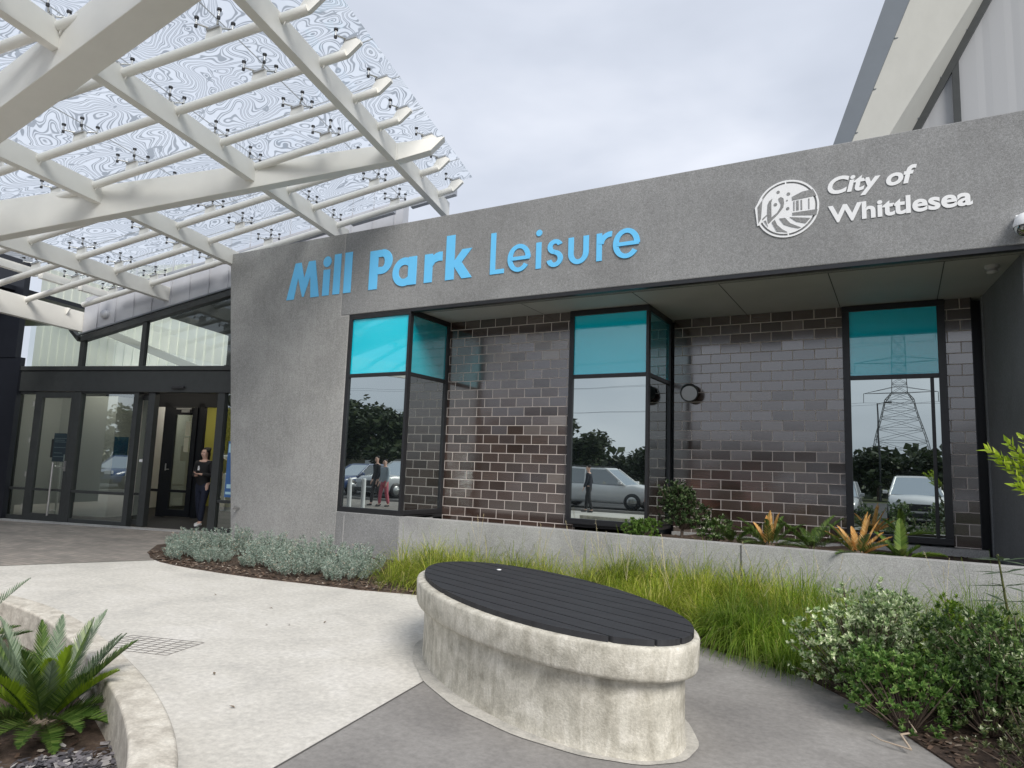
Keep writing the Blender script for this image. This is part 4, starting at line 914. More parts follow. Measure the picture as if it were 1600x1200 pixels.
bush_thing('dark_shrub', (.42,5.25,0), 'low mid green shrub filling the gap behind the light green one', 'shrub', (.40,.50,620,10,.032,.016,None,.25,0,0,33), M['dark'])
# big-leaf stem at the right by the planter wall, and bright branch reaching in from the right
r_ = empty('broad_leaf_plant', (.72,6.6,0), 'dark plant with long drooping leaves against the planter wall at the right edge', 'plant'); b = MB(); s_ = MB()
s_.path([V(.70,6.65,0),V(.68,6.6,.5),V(.62,6.5,.98)], [.012,.01,.006], 6)
for z_ in (.62,.74,.84,.93):
    for j in range(6):
        a = j*1.05+z_*7; leaf(b, V(.66,6.56,z_), V(math.cos(a),math.sin(a),rnd.uniform(-.15,.25)), rnd.uniform(.2,.28), .05, up=EZ, fold=.1)
b.build('foliage', leaf_mat('dusty_dark_leaves', [(0,(.05,.08,.045)),(1,(.14,.19,.12))], .45, .15), r_); s_.build('stem', M['stem'], r_)
r_ = BX = V(-.285,0,0)
r_ = empty('bright_shrub', (.865,4.75,0), 'tall shrub with bright lime branch tips reaching in at the right edge', 'shrub'); b = MB(); s_ = MB()
def sprig(p0, p1, n, L, W):
    p0 = p0+BX; p1 = p1+BX
    s_.tube(p0, p1, .007, .004, 5); d = (p1-p0)
    dn = d.normalized(); u_ = dn.orthogonal().normalized(); w_ = dn.cross(u_)
    for j in range(n):
        t = .15+.88*j/n; a = j*2.4; out = u_*math.cos(a)+w_*math.sin(a)
        leaf(b, p0+d*t, out*.8+dn*(.6+.5*t), L*rnd.uniform(.75,1.1), W*rnd.uniform(.8,1.1), up=dn+V(.01,.02,0), fold=.12)
s_.path([V(1.15,4.75,0)+BX,V(1.12,4.72,.8)+BX,V(1.05,4.7,1.35)+BX], [.025,.018,.012], 7)
TIP = V(.715,4.62,1.69)
for tip, n in ((TIP,46),(V(.76,4.62,1.63),36),(V(.80,4.6,1.73),30),(V(.84,4.66,1.66),34),(V(.90,4.66,1.55),34),(V(.83,4.6,1.50),30),(V(.86,4.58,1.76),26),(V(.92,4.6,1.66),34)): sprig(V(1.03,4.7,1.40)+rv(.02), tip, n, .064, .028)
b.build('foliage', M['bright'], r_)
b2 = b; b = MB()
for tip, n in ((V(.93,4.55,1.36),34),(V(.95,4.6,1.24),34),(V(1.0,4.62,1.12),30),(V(.92,4.7,1.02),30),(V(1.1,4.5,.9),30),(V(1.2,4.6,1.5),40),(V(1.3,4.8,1.3),40),(V(.96,4.66,.86),26)): sprig(V(1.12,4.74,.8)+rv(.05), tip, n, .06, .024)
b.build('foliage', M['olive'], r_); s_.build('stem', M['stem'], r_)
# --- planter plants
r_ = empty('round_shrub', (-2.65,9.5,.58), 'small round dark green tree-like shrub on a short stem in the planter', 'shrub'); p_, s_ = bush((-2.62,9.5,.72), .36, .60, 620, 9, .042, .020, None, .25, .08, 0, 21, True, .3)
p_.build('foliage', M['olive'] if False else leaf_mat('deep_green_leaves', [(0,(.02,.045,.014)),(.7,(.055,.095,.035)),(1,(.16,.2,.11))], .4, .2, 4), r_); s_.path([V(-2.66,9.5,.55),V(-2.64,9.5,.75),V(-2.62,9.5,1.0)], [.026,.02,.012], 8); s_.build('trunk', M['bark'], r_)
bush_thing('herb_clump', (-3.1,9.08,.6), 'low bright green herb clump on the planter edge below the middle window', 'plant', (.27,.26,150,10,.04,.03,None,.25,0,0,22), M['herb'])
bush_thing('low_shrub', (-2.2,9.45,.58), 'dark low leafy plant right of the round shrub in the planter', 'plant', (.22,.36,110,9,.05,.02,None,.25,0,0,23), M['dark'])
# --- cycads
def frond(b, base, az, el, L, arch, nl=30, ll=.13, lw=.009, vang=.5, twist=0):
    v = V(math.cos(az)*math.cos(el), math.sin(az)*math.cos(el), math.sin(el)); p = base.copy(); pts = [p.copy()]; dirs = [v.copy()]
    N = 14
    for i in range(N):
        v = (v+V(0,0,-arch/N)).normalized(); p = p+v*L/N; pts.append(p.copy()); dirs.append(v.copy())
    side0 = V(-math.sin(az), math.cos(az), 0)
    P = []
    for i, (p, v) in enumerate(zip(pts, dirs)):
        w = .006*(1-.8*i/N); P += [p-side0*w, p+side0*w]
    b.faces(P, [(2*i,2*i+1,2*i+3,2*i+2) for i in range(N)], True)
    for k_ in range(nl):
        t = .14+.86*(k_+.5)/nl; x = t*N; i = min(N-1, int(x)); p = pts[i].lerp(pts[i+1], x-i); v = dirs[i]; nrm = side0.cross(v).normalized()
        if nrm.z < 0: nrm = -nrm
        ln = ll*math.sin(math.pi*min(1, .18+.82*t))**.6*(1 if t < .9 else .8)
        for sg in (-1, 1):
            d = side0*sg*(1-.45*t)+v*(.45+.85*t)+nrm*vang*(1-.3*t)
            d = d.normalized()+V(rnd.gauss(0,.03),rnd.gauss(0,.03),rnd.gauss(0,.03))
            s = v.cross(d).normalized().cross(d).normalized()
            q = p+d*ln; m_ = p+d*ln*.5
            b.poly([p-s*lw*.35, m_-s*lw*.5, q, m_+s*lw*.5, p+s*lw*.35])
def cycad(c, lab, groups, group=None, core=True):
    r_ = empty('cycad', c, lab, 'cycad', group); c = V(*c)
    for nm, mat, specs in groups:
        b = MB()
        for (az, el, L, arch, nl, ll, lw) in specs: frond(b, c+V(math.cos(az)*.03, math.sin(az)*.03, .06), az, el, L, arch, nl, ll, lw)
        b.build(nm, M[mat] if isinstance(mat, str) else mat, r_)
    if core:
        b = MB(); b.lathe(c, [(.07,-.06),(.085,.0),(.075,.06),(.04,.11),(0,.12)], 12); b.build('trunk', M['bark'], r_)
        b = MB()
        for j in range(26):
            a = rnd.uniform(0,6.28); leaf(b, c+V(math.cos(a)*.05,math.sin(a)*.05,.03), V(math.cos(a),math.sin(a),rnd.uniform(.3,1.5)), .09, .012)
        b.build('leaf_base', leaf_mat('brown_leaf_bases', [(0,(.12,.07,.03)),(.8,(.25,.17,.08)),(1,(.5,.45,.05))], .7, .1), r_)
    return r_
def ringspec(n, el0, el1, L, arch, nl, ll, lw, ph=0, jit=.2): return [(ph+2*math.pi*i/n+rnd.uniform(-jit,jit), rnd.uniform(el0,el1), L*rnd.uniform(.88,1.1), arch*rnd.uniform(.7,1.2), nl, ll, lw) for i in range(n)]
cycad((-3.78,2.02,.10), 'large dark green cycad with bright young fronds behind the curved wall', [
    ('foliage', 'cycad', ringspec(18,.1,.6,.42,.6,46,.10,.0075)+ringspec(14,.75,1.25,.52,.3,46,.095,.0078)),
    ('foliage', 'cycad_silver', ringspec(8,.75,1.2,.56,.22,46,.09,.007,.3)),
    ('foliage', 'cycad_young', [(-.5,1.05,.46,.3,38,.10,.012),(-.1,1.2,.44,.2,38,.10,.012),(-1.2,.95,.44,.45,38,.10,.012),(-2.2,.8,.48,.5,38,.11,.012),(.5,.85,.42,.45,38,.10,.012)])])
cycad((-5.0,1.98,.10), 'cycad at the left picture edge showing only frond tips', [
    ('foliage', 'cycad', ringspec(14,.2,.8,.62,.7,34,.12,.010)), ('foliage', 'cycad_silver', ringspec(6,.5,1.1,.66,.5,34,.11,.009,.3))])
PG = 'cycads in the planter'
def pc(c, lab, orange, n=12, L=.42, young=0):
    gs = [('foliage', 'cycad', ringspec(n,.25,1.05,L*1.2,.6,30,.10,.011))]
    if orange: gs.append(('dry_foliage', 'orange', orange))
    if young: gs.append(('foliage', leaf_mat('mid_green_cycad_leaflets', [(0,(.09,.17,.02)),(1,(.2,.28,.05))], .4, .35), young))
    return cycad(c, lab, gs, PG)
def of(az, el, L): return (az, el, L, .25, 24, .075, .014)
pc((-1.96,9.45,.57), 'plain dark cycad left of the first orange-topped one', [], 10, .36)
pc((-1.47,9.22,.58), 'cycad with a few upright orange dead fronds below the brick bay', [of(2.6,1.0,.36),of(0.6,1.35,.44),of(-1.2,1.45,.46),of(1.9,1.3,.4)], 12, .44)
pc((-1.0,9.45,.57), 'dark spreading cycad between the two orange-topped ones', [], 12, .46)
pc((-.46,9.05,.58), 'cycad with a full crown of bright orange dead fronds under the right window', [of(3.0,.75,.42),of(2.6,1.0,.40),of(2.0,1.15,.36),of(.8,1.3,.50),of(-.6,1.4,.52),of(0,1.2,.46),of(.1,.75,.40),of(.5,.9,.38),of(-.4,.6,.34),of(3.5,1.0,.4)], 9, .42)
pc((-.03,9.05,.58), 'cycad with two broad green fronds at the right end of the planter', [of(-1.0,.15,.3)], 4, .2, [(1.6,1.35,.46,.2,30,.11,.016),(.1,.35,.42,.4,30,.12,.016),(2.6,.9,.4,.4,28,.1,.012)])
# --- loose mulch: bark chips and stones (uncountable)
b = MB()
def chips(b, n, region, L0, L1, zf):
    k_ = 0
    while k_ < n:
        x, y = region(); z_ = zf(x, y); a = rnd.uniform(0,6.28); L = rnd.uniform(L0,L1); W = L*rnd.uniform(.25,.6)
        d = V(math.cos(a),math.sin(a),rnd.uniform(-.3,.3)); s = V(-math.sin(a),math.cos(a),rnd.uniform(-.5,.5)); p = V(x,y,z_+rnd.uniform(.004,.02))
        b.poly([p-d*L/2-s*W*.3, p-s*W/2, p+d*L/2-s*W*.2, p+d*L*.4+s*W*.4, p-d*L*.4+s*W*.5]); k_ += 1
def along(i0, i1, w):
    def f():
        i = rnd.randrange(i0, i1); t = rnd.random(); x = bed_edge[i][0]*(1-t)+bed_edge[i+1][0]*t; y = bed_edge[i][1]*(1-t)+bed_edge[i+1][1]*t
        dx, dy = bed_edge[i+1][0]-bed_edge[i][0], bed_edge[i+1][1]-bed_edge[i][1]; l_ = math.hypot(dx,dy); o_ = rnd.random()**1.3*w; return x-dy/l_*o_, y+dx/l_*o_
    return f
chips(b, 2600, along(0,11,.7), .02,.06, lambda x,y: .012)
chips(b, 2600, along(14,24,.8), .015,.05, lambda x,y: .012)
chips(b, 900, lambda: (rnd.uniform(-6.8,.9), rnd.uniform(8.92,10.8)), .02,.06, soilz)
def inbed():
    while True:
        x, y = rnd.uniform(-5.2,-2.2), rnd.uniform(.9,2.6)
        ok = all((x-q[0])**2+(y-q[1])**2 > .27**2 for q in cv) and y < 2.34-(x+3.42)*.47 if x < -2.4 else False
        if ok and y < 2.7-.45*max(0,x+4.2)-.25: return x, y
chips(b, 1100, inbed, .02,.05, lambda x,y: .10)
tag(b.build('bark_chips', M['chip']), 'scattered brown bark chips on the garden beds', 'mulch', kind='stuff')
b = MB(); chips(b, 900, lambda: (rnd.gauss(-3.22,.11), rnd.gauss(1.80,.11)), .02,.055, lambda x,y: .105+rnd.random()*.02)
tag(b.build('stone_mulch', M['stone']), 'grey stone chips piled at the inner foot of the curved garden wall', 'mulch', kind='stuff')
# dry leaves lying on the pale path
lf = []
for x, y, where in ((-4.2,3.35,'near the middle of the pale path'),(-5.1,4.6,'left of a close pair on the pale path'),(-4.95,4.72,'right of a close pair on the pale path'),(-5.6,5.1,'beyond the close pair on the pale path'),(-4.75,4.95,'between the close pair and the bench'),(-3.55,3.0,'nearest the viewer on the pale path'),(-6.6,5.2,'farthest left on the pale path'),(-1.0,3.2,'on the grey path right of the bench')):
    b = MB(); a = rnd.uniform(0,6.28); leaf(b, V(0,0,.006), V(math.cos(a),math.sin(a),.15), .05, .02, up=EZ, fold=.2)
    o = b.build('fallen_leaf', plain('dry_leaf', (.16,.12,.08), .8) if not lf else M['fl']); 
    if not lf: M['fl'] = o.data.materials[0]
    o.location = (x,y,0); lf.append(o); tag(o, 'small dry brown leaf '+where, 'leaf', 'dry leaves on the path')
b = MB(); b.path([V(.0,4.62,.03),V(-.05,4.75,.06),V(.03,4.88,.05),V(-.02,5.0,.09)], [.006,.007,.005,.003], 5); b.path([V(.0,4.62,.03),V(-.15,4.68,.03),V(-.2,4.72,.04)], [.005,.004,.003], 5)
tag(b.build('twig', plain('bare_twig', (.42,.34,.26), .8)), 'bare pale twig lying on the mulch at the right path edge', 'twig')
# ================================================================== people
def skin_mesh(name, verts, edges, mat, parent, sub=2, root=0):
    me = bpy.data.meshes.new(name); me.from_pydata([v[:3] for v in verts], edges, []); o = bpy.data.objects.new(name, me); COL.objects.link(o)
    sk = o.modifiers.new('skin', 'SKIN'); sk.use_smooth_shade = True; ss = o.modifiers.new('sub', 'SUBSURF'); ss.levels = sub; ss.render_levels = sub
    for i, v in enumerate(verts):
        r = v[3]; me.skin_vertices[0].data[i].radius = (r if isinstance(r, tuple) else (r, r)); me.skin_vertices[0].data[i].use_root = (i == root)
    bpy.context.view_layer.update(); dg = bpy.context.evaluated_depsgraph_get(); m2 = bpy.data.meshes.new_from_object(o.evaluated_get(dg)); bpy.data.objects.remove(o)
    m2.materials.clear(); m2.materials.append(mat)
    for p in m2.polygons: p.use_smooth = True; p.material_index = 0
    o = bpy.data.objects.new(name, m2); link(o, parent); return o
def make_person(loc, face, label, top, legs, shoe, hairc, hold=True, H_=1.68, long_hair=False, logo=False, stride=.12):
    """faces +Y of its own frame, then turned"""
    k = H_/1.70; r_ = empty('person', (0,0,0), label, 'person')
    def S(*v): return (v[0]*k, v[1]*k, v[2]*k, v[3] if isinstance(v[3], tuple) else v[3]*k)
    st = stride
    hip, ch, nk = (0,0,.92), (0,0,1.30), (0,.01,1.42)
    L = {'hipL':(-.09,0,.90),'kneeL':(-.10,st*.6+.02,.50),'ankL':(-.10,st,.08),'hipR':(.09,0,.90),'kneeR':(.10,-st*.2,.49),'ankR':(.10,-st*1.1,.08)}
    if hold: arms = {'shL':(-.17,0,1.37),'elL':(-.24,.02,1.10),'wrL':(-.09,.24,1.13),'shR':(.17,0,1.37),'elR':(.24,.0,1.10),'wrR':(.04,.22,1.09)}
    else: arms = {'shL':(-.17,0,1.37),'elL':(-.24,-.05,1.10),'wrL':(-.25,.05,.86),'shR':(.17,0,1.37),'elR':(.24,.03,1.10),'wrR':(.25,.12,.87)}
    v = [S(0,0,.92,(.13,.095)), S(0,0,1.08,(.115,.085)), S(0,0,1.28,(.14,.095)), S(0,0,1.385,(.11,.075)), S(0,.005,1.44,.05), S(0,.015,1.49,.048),
         S(0,.025,1.545,(.062,.072)), S(0,.02,1.61,(.076,.088)), S(0,.01,1.67,(.062,.075)), S(0,.115,1.575,.012)]
    e_ = [(0,1),(1,2),(2,3),(3,4),(4,5),(5,6),(6,7),(7,8),(6,9)]
    for s in 'LR':
        n = len(v); a, m_, w = arms['sh'+s], arms['el'+s], arms['wr'+s]
        v += [S(*a,.052), S(*[(a[i]+m_[i])/2 for i in range(3)],.044), S(*m_,.036), S(*[(m_[i]+w[i])/2 for i in range(3)],.034), S(*w,.024)]
        e_ += [(3,n),(n,n+1),(n+1,n+2),(n+2,n+3),(n+3,n+4)]
        wv = Vector(w); dd = (Vector(w)-Vector(m_)).normalized(); pal = wv+dd*.06; v += [S(*pal,(.034,.016))]; e_ += [(n+4,n+5)]; pn = n+5
        sd = dd.cross(EZ).normalized()
        for j, (o_, l_) in enumerate(((-.027,.062),(-.009,.075),(.009,.072),(.027,.058))):
            q0 = pal+sd*o_+dd*.02; q1 = q0+dd*l_*.5+EZ*(.012 if hold else -.005); q2 = q1+dd*l_*.32+EZ*(.022 if hold else -.012)
            v += [S(*q0,.0095), S(*q1,.0085), S(*q2,.0075)]; m0 = len(v)-3; e_ += [(pn,m0),(m0,m0+1),(m0+1,m0+2)]
        th = wv+dd*.02; sg = 1 if s == 'L' else -1; q1 = th+sd*.035*sg+dd*.02; q2 = q1+dd*.035+sd*.01*sg
        v += [S(*q1,.011), S(*q2,.009)]; m0 = len(v)-2; e_ += [(n+4,m0),(m0,m0+1)]
    for s in 'LR':
        n = len(v); a, m_, w = L['hip'+s], L['knee'+s], L['ank'+s]
        v += [S(*a,.088), S(*[(a[i]+m_[i])/2 for i in range(3)],.072), S(*m_,.052), S(*[(m_[i]*.6+w[i]*.4) for i in range(3)],.052), S(*w,.034), S(w[0],w[1]+.12,.035,.03)]
        e_ += [(0,n),(n,n+1),(n+1,n+2),(n+2,n+3),(n+3,n+4),(n+4,n+5)]
    skinm = M.setdefault('skin', plain('skin', (.68,.44,.35), .5))
    skin_mesh('body', v, e_, skinm, r_, 2)
    # top: torso and sleeves
    v = [S(0,0,.80,(.17,.13)), S(0,0,1.02,(.155,.12)), S(0,0,1.27,(.17,.12)), S(0,0,1.38,(.125,.09)), S(0,.0,1.425,(.07,.065))]; e_ = [(0,1),(1,2),(2,3),(3,4)]
    for s in 'LR':
        n = len(v); a, m_, w = arms['sh'+s], arms['el'+s], arms['wr'+s]
        v += [S(*a,.073), S(*[(a[i]+m_[i])/2 for i in range(3)],.063), S(*m_,.056), S(*[(m_[i]+w[i])/2 for i in range(3)],.052), S(*[m_[i]*.08+w[i]*.92 for i in range(3)],.038)]; e_ += [(3,n),(n,n+1),(n+1,n+2),(n+2,n+3),(n+3,n+4)]
    skin_mesh('jacket', v, e_, top, r_, 2)
    v = [S(0,0,1.03,(.14,.105)), S(0,0,.86,(.15,.12))]; e_ = [(0,1)]
    for s in 'LR':
        n = len(v); a, m_, w = L['hip'+s], L['knee'+s], L['ank'+s]
        v += [S(a[0],a[1],.80,.098), S(*[(a[i]*.4+m_[i]*.6) for i in range(3)],.082), S(*m_,.068), S(*[(m_[i]*.5+w[i]*.5) for i in range(3)],.064), S(w[0],w[1],.10,.052)]; e_ += [(1,n),(n,n+1),(n+1,n+2),(n+2,n+3),(n+3,n+4)]
    skin_mesh('trousers', v, e_, legs, r_, 2)
    for s in 'LR':
        w = L['ank'+s]; skin_mesh('shoe', [S(w[0],w[1]-.04,.045,(.045,.042)), S(w[0],w[1]+.04,.05,(.046,.042)), S(w[0],w[1]+.13,.035,(.044,.03)), S(w[0],w[1]+.17,.03,(.034,.024))], [(0,1),(1,2),(2,3)], shoe, r_, 2)
    hv = [S(0,-.035,1.60,(.078,.075)), S(0,-.012,1.665,(.083,.085)), S(0,.035,1.70,(.06,.045))]; he = [(0,1),(1,2)]
    if long_hair: hv += [S(0,-.07,1.52,(.06,.04)), S(0,-.09,1.42,(.05,.03))]; he += [(0,3),(3,4)]
    skin_mesh('hair', hv, he, hairc, r_, 2)
    b = MB()
    for sx in (-1, 1): b.lathe(V(sx*.030,.098,1.605)*k, [(0,.006),(.008,.004),(.010,0),(0,-.004)], 8, V(0,1,0))
    b.box((-.02*k,.092*k,1.545*k),(.02*k,.100*k,1.551*k)); b.build('face_feature', M['rubber'], r_)
    if hold: b = MB(); b.fbox(V(-.03,.31,1.15)*k, V(1,0,0), V(0,.5,.86), V(0,-.86,.5), (-.036,-.07,-.004), (.036,.07,.004)); b.build('phone', M['rubber'], r_, bevel=.003)
    if logo: b = MB(); b.fbox(V(.05,.128,1.24)*k, V(1,0,0), V(0,0,1), V(0,1,0), (-.022,-.03,-.004),(.022,.035,.004)); b.lathe(V(.05,.130,1.29)*k, [(0,.0),(.02,0),(.02,.004),(0,.004)], 10, V(0,1,0)); b.build('logo_print', M['lettwhite'], r_)
    r_.location = loc; r_.rotation_euler = (0,0,face); return r_
blk = plain('black_jersey', (.012,.012,.014), .8); jeans = plain('dark_denim', (.018,.022,.04), .85, 0, .3, .2, 20); hairb = plain('dark_hair', (.018,.012,.010), .6)
shw = plain('white_shoe', (.7,.7,.7), .6)
make_person((-13.40,9.97,.01), math.radians(196), 'woman in black top and dark jeans looking at a phone in the open doorway', blk, jeans, shw, hairb, True, 1.70, True, True)
make_person((-10.0,-3.9,0), math.radians(80), 'person in dark clothes walking across, mirrored in the middle window', plain('navy_cloth',(.015,.018,.03),.8), plain('black_cloth',(.015,.015,.018),.8), M['rubber'], hairb, False, 1.72)
make_person((-16.5,-1.9,0), math.radians(20), 'man in dark jacket on the pavement, mirrored in the left bay window', plain('charcoal_cloth',(.03,.033,.04),.8), plain('grey_cloth',(.05,.05,.055),.8), M['rubber'], hairb, False, 1.78)
make_person((-15.95,-1.7,0), math.radians(10), 'person in pale top and pink trousers, mirrored in the left bay window', plain('pale_blue_cloth',(.35,.42,.48),.8), plain('pink_cloth',(.5,.12,.16),.8), M['rubber'], hairb, False, 1.66)
# ================================================================== cars
def car(label, loc, rz, paint, kind='suv', group='parked cars behind the viewer'):
    Lc, Wc, Hc = {'suv':(4.75,1.86,1.72),'wagon':(4.9,1.88,1.66),'hatch':(4.15,1.76,1.48)}[kind]
    r_ = empty('parked_car', (0,0,0), label, 'car', group); hl = Lc/2; hw = Wc/2; belt = Hc*.60; z0 = .24
    # stations along y: (y, half width, top z of lower body)
    if kind == 'hatch': hood = .80
    else: hood = .98
    stn = [(-hl,.80,.72*belt),(-hl+.10,.93,.96*belt),(-hl+.5,1,belt),(-.2,1,belt),(hl-1.25,1,belt*.985),(hl-.9,.99,hood+.03),(hl-.35,.95,hood-.06),(hl-.08,.86,hood-.17),(hl,.78,.62)]
    def ring(y, kx, zt):
        w = hw*kx; return [(-w*.92,y,z0),(-w,y,z0+.12),(-w,y,.62*zt+.1),(-w*.97,y,zt-.07),(-w*.9,y,zt),(0,y,zt+.03),(w*.9,y,zt),(w*.97,y,zt-.07),(w,y,.62*zt+.1),(w,y,z0+.12),(w*.92,y,z0)]
    b = MB(); rs = [ring(*s) for s in stn]; n = 11; pts = [p for r in rs for p in r]
    b.faces(pts, [(j*n+i, j*n+(i+1)%n, (j+1)*n+(i+1)%n, (j+1)*n+i) for j in range(len(rs)-1) for i in range(n)], True); b.faces(rs[0], [tuple(range(n))]); b.faces(rs[-1], [tuple(range(n-1,-1,-1))])
    # roof and pillars
    rear = -hl+.12 if kind != 'hatch' else -hl+.2; fr_ = hl-1.2
    ry0, ry1 = (rear+.28, fr_-.85)
    tw, bw = hw*.74, hw*.93
    b.hexa([(-tw,ry0,Hc-.07),(tw,ry0,Hc-.07),(tw,ry1,Hc-.07),(-tw,ry1,Hc-.07),(-tw*.93,ry0+.06,Hc),(tw*.93,ry0+.06,Hc),(tw*.93,ry1-.1,Hc),(-tw*.93,ry1-.1,Hc)])
    for sx in (-1, 1):
        for (yb_, yt_) in ((rear+.02,ry0+.04),((ry0+ry1)/2-.7,(ry0+ry1)/2-.62),((ry0+ry1)/2+.35,(ry0+ry1)/2+.3),(fr_,ry1-.02)):
            b.tube((sx*bw,yb_,belt-.04),(sx*tw*.98,yt_,Hc-.05),.045,.04,6)
    b.build('body', paint, r_)
    g = M['carglass']
    b = MB(); b.poly([(-bw+.04,fr_-.02,belt),(bw-.04,fr_-.02,belt),(tw-.02,ry1,Hc-.07),(-tw+.02,ry1,Hc-.07)]); b.build('windscreen', g, r_)
    b = MB(); b.poly([(bw-.04,rear+.04,belt),(-bw+.04,rear+.04,belt),(-tw+.02,ry0,Hc-.07),(tw-.02,ry0,Hc-.07)]); b.build('rear_window', g, r_)
    for sx in (-1, 1):
        b = MB(); b.poly([(sx*(bw-.01),rear+.06,belt),(sx*(bw-.01),fr_-.06,belt),(sx*(tw-.01),ry1-.02,Hc-.07),(sx*(tw-.01),ry0+.04,Hc-.07)]); b.build('side_window', g, r_)
        b = MB(); b.box((sx*hw-.0 if sx > 0 else -hw-.17,fr_-.25,belt+.02),(hw+.17 if sx > 0 else -hw,fr_-.10,belt+.15)); b.build('mirror', paint, r_, bevel=.03)
        b = MB(); b.box((min(sx*hw*.45,sx*hw*.83),hl-.14,.64),(max(sx*hw*.45,sx*hw*.83),hl+.005,.80)); b.build('headlight', plain('lamp_lens',(.7,.72,.75),.1) if 'lens' not in M else M['lens'], r_, bevel=.02); 
        b = MB(); b.box((min(sx*hw*.6,sx*hw*.86),-hl-.01,.72),(max(sx*hw*.6,sx*hw*.86),-hl+.1,.95)); b.build('tail_light', M.setdefault('tail', plain('red_lens',(.35,.01,.01),.2)), r_, bevel=.02)
        for yy in (-hl+.85, hl-.9):
            b = MB(); cx = sx*(hw-.10); b.lathe((cx-.11,yy,.34), [(.2,0),(.33,0),(.345,.03),(.345,.19),(.33,.22),(.2,.22)], 24, V(1,0,0)); wv = b.build('wheel', M['rubber'], r_)
            b = MB(); xx = sx*(hw+.012); b.lathe((xx,yy,.34), [(.22,-.02*sx),(.2,0),(.05,-.01*sx),(0,0)], 20, V(1,0,0)); b.build('rim', M['steel'], wv)
    b = MB(); b.box((-hw*.42,hl-.06,.50),(hw*.42,hl+.01,.74)); b.build('grille', M['rubber'], r_, bevel=.01)
    b = MB(); b.box((-hw*.9,hl-.1,.26),(hw*.9,hl+.03,.44)); b.box((-hw*.9,-hl-.03,.26),(hw*.9,-hl+.1,.5)); b.build('bumper', M['frame2'], r_, bevel=.03)
    if kind != 'hatch':
        b = MB()
        for sx in (-1,1): b.tube((sx*tw*.9,ry0+.1,Hc+.05),(sx*tw*.9,ry1-.15,Hc+.05),.02,n=6); b.tube((sx*tw*.9,ry0+.1,Hc+.05),(sx*tw*.9,ry0+.1,Hc-.03),.018,n=6); b.tube((sx*tw*.9,ry1-.15,Hc+.05),(sx*tw*.9,ry1-.15,Hc-.03),.018,n=6)
        b.build('roof_rail', M['frame2'], r_)
    r_.location = loc; r_.rotation_euler = (0,0,rz); return r_
def paint(name, col): 
    m, nt, n, l, b = newmat(name); setp(b, col, .35, 0, .5, 1); b.inputs['Coat Roughness'].default_value = .03; return m
pw_, ps_, po_, pd_, pb_ = paint('white_car_paint',(.8,.8,.8)), paint('silver_car_paint',(.42,.43,.44)), paint('orange_car_paint',(.62,.14,.05)), paint('dark_car_paint',(.03,.033,.04)), paint('blue_car_paint',(.03,.06,.16))
car('white wagon parked side on, mirrored in the middle window', (-10.9,-7.6,0), math.radians(-90), pw_, 'wagon')
car('orange hatchback beside the white wagon, mirrored in the middle window', (-6.35,-6.1,0), math.radians(90), po_, 'hatch')
car('white four wheel drive facing the building, mirrored in the right window', (.45,-9.2,0), 0, pw_, 'suv')
car('silver hatchback left of the white four wheel drive in the right window', (-2.35,-9.4,0), 0, ps_, 'hatch')
car('white hatchback behind the silver one in the right window', (-4.1,-14.5,0), math.radians(15), pw_, 'hatch')
car('dark hatchback at the far end of the car park row', (3.4,-9.3,0), 0, pd_, 'hatch')
car('white wagon in the second row, mirrored in the right window', (2.6,-15.5,0), 0, pw_, 'wagon')
car('silver wagon mirrored low in the left bay window', (-20.5,-8.8,0), math.radians(8), ps_, 'wagon')
car('dark blue hatchback mirrored in the left bay window', (-23.6,-8.9,0), math.radians(5), pb_, 'hatch')
car('white four wheel drive mirrored in the entrance glass', (-27.5,-5.8,0), math.radians(-60), pw_, 'suv')
car('silver hatchback in the second row behind the white wagon', (-14.5,-15.0,0), 0, ps_, 'hatch')
car('white hatchback in the second row at the far left', (-18.5,-15.5,0), 0, pw_, 'hatch')
# ================================================================== street furniture and far scene (seen mirrored in the glass)
for i in range(4):
    b = MB(); b.tube((0,0,0),(0,0,.95),.07,n=14); b.lathe((0,0,.95), [(.07,0),(.06,.03),(0,.045)], 14)
    o = b.build('bollard', M['lettwhite']); o.location = (-17.6+i*.62,-.45+i*.03,0)
    tag(o, ['leftmost white bollard on the pavement','second white bollard from the left','third white bollard from the left','rightmost white bollard nearest the canopy column'][i], 'bollard', 'white bollards on the pavement')
lp = empty('light_pole', (-1.47,-39,0), 'tall car park light pole mirrored in the right window', 'light pole'); b = MB(); b.tube((-1.47,-39,0),(-1.47,-39,7.6),.09,.05,10); b.tube((-1.47,-39,7.55),(-.9,-39,7.7),.03,n=6); b.build('pole', M['frame2'], lp)
b = MB(); b.box((-1.0,-39.12,7.64),(-.5,-38.88,7.74)); b.build('lamp_head', M['frame2'], lp, bevel=.02)
py = empty('pylon', (0.1,-80,0), 'steel lattice power pylon mirrored in the right window', 'pylon'); b = MB()
def hwid(z): return 3.9*(1-z/17.0)*(1 if z < 12 else 1)+.55 if z < 12.5 else .95-.03*(z-12.5)
lv = [0,2.6,4.8,6.7,8.3,9.7,10.9,12.0,13,14.2,15.4,16.8,18.4,20.2,22,24]
def cor(z): w = max(.3,hwid(z)); return [V(.1+sx*w,-80+sy*w,z) for sx, sy in ((-1,-1),(1,-1),(1,1),(-1,1))]
for z_a, z_b in zip(lv[:-1], lv[1:]):
    A, Bc = cor(z_a), cor(z_b)
    for i in range(4):
        j = (i+1)%4; b.tube(A[i],Bc[i],.05,n=4); b.tube(A[i],Bc[j],.025,n=4); b.tube(A[j],Bc[i],.025,n=4); b.tube(Bc[i],Bc[j],.025,n=4)
b.build('lattice', M['frame2'], py); b = MB()
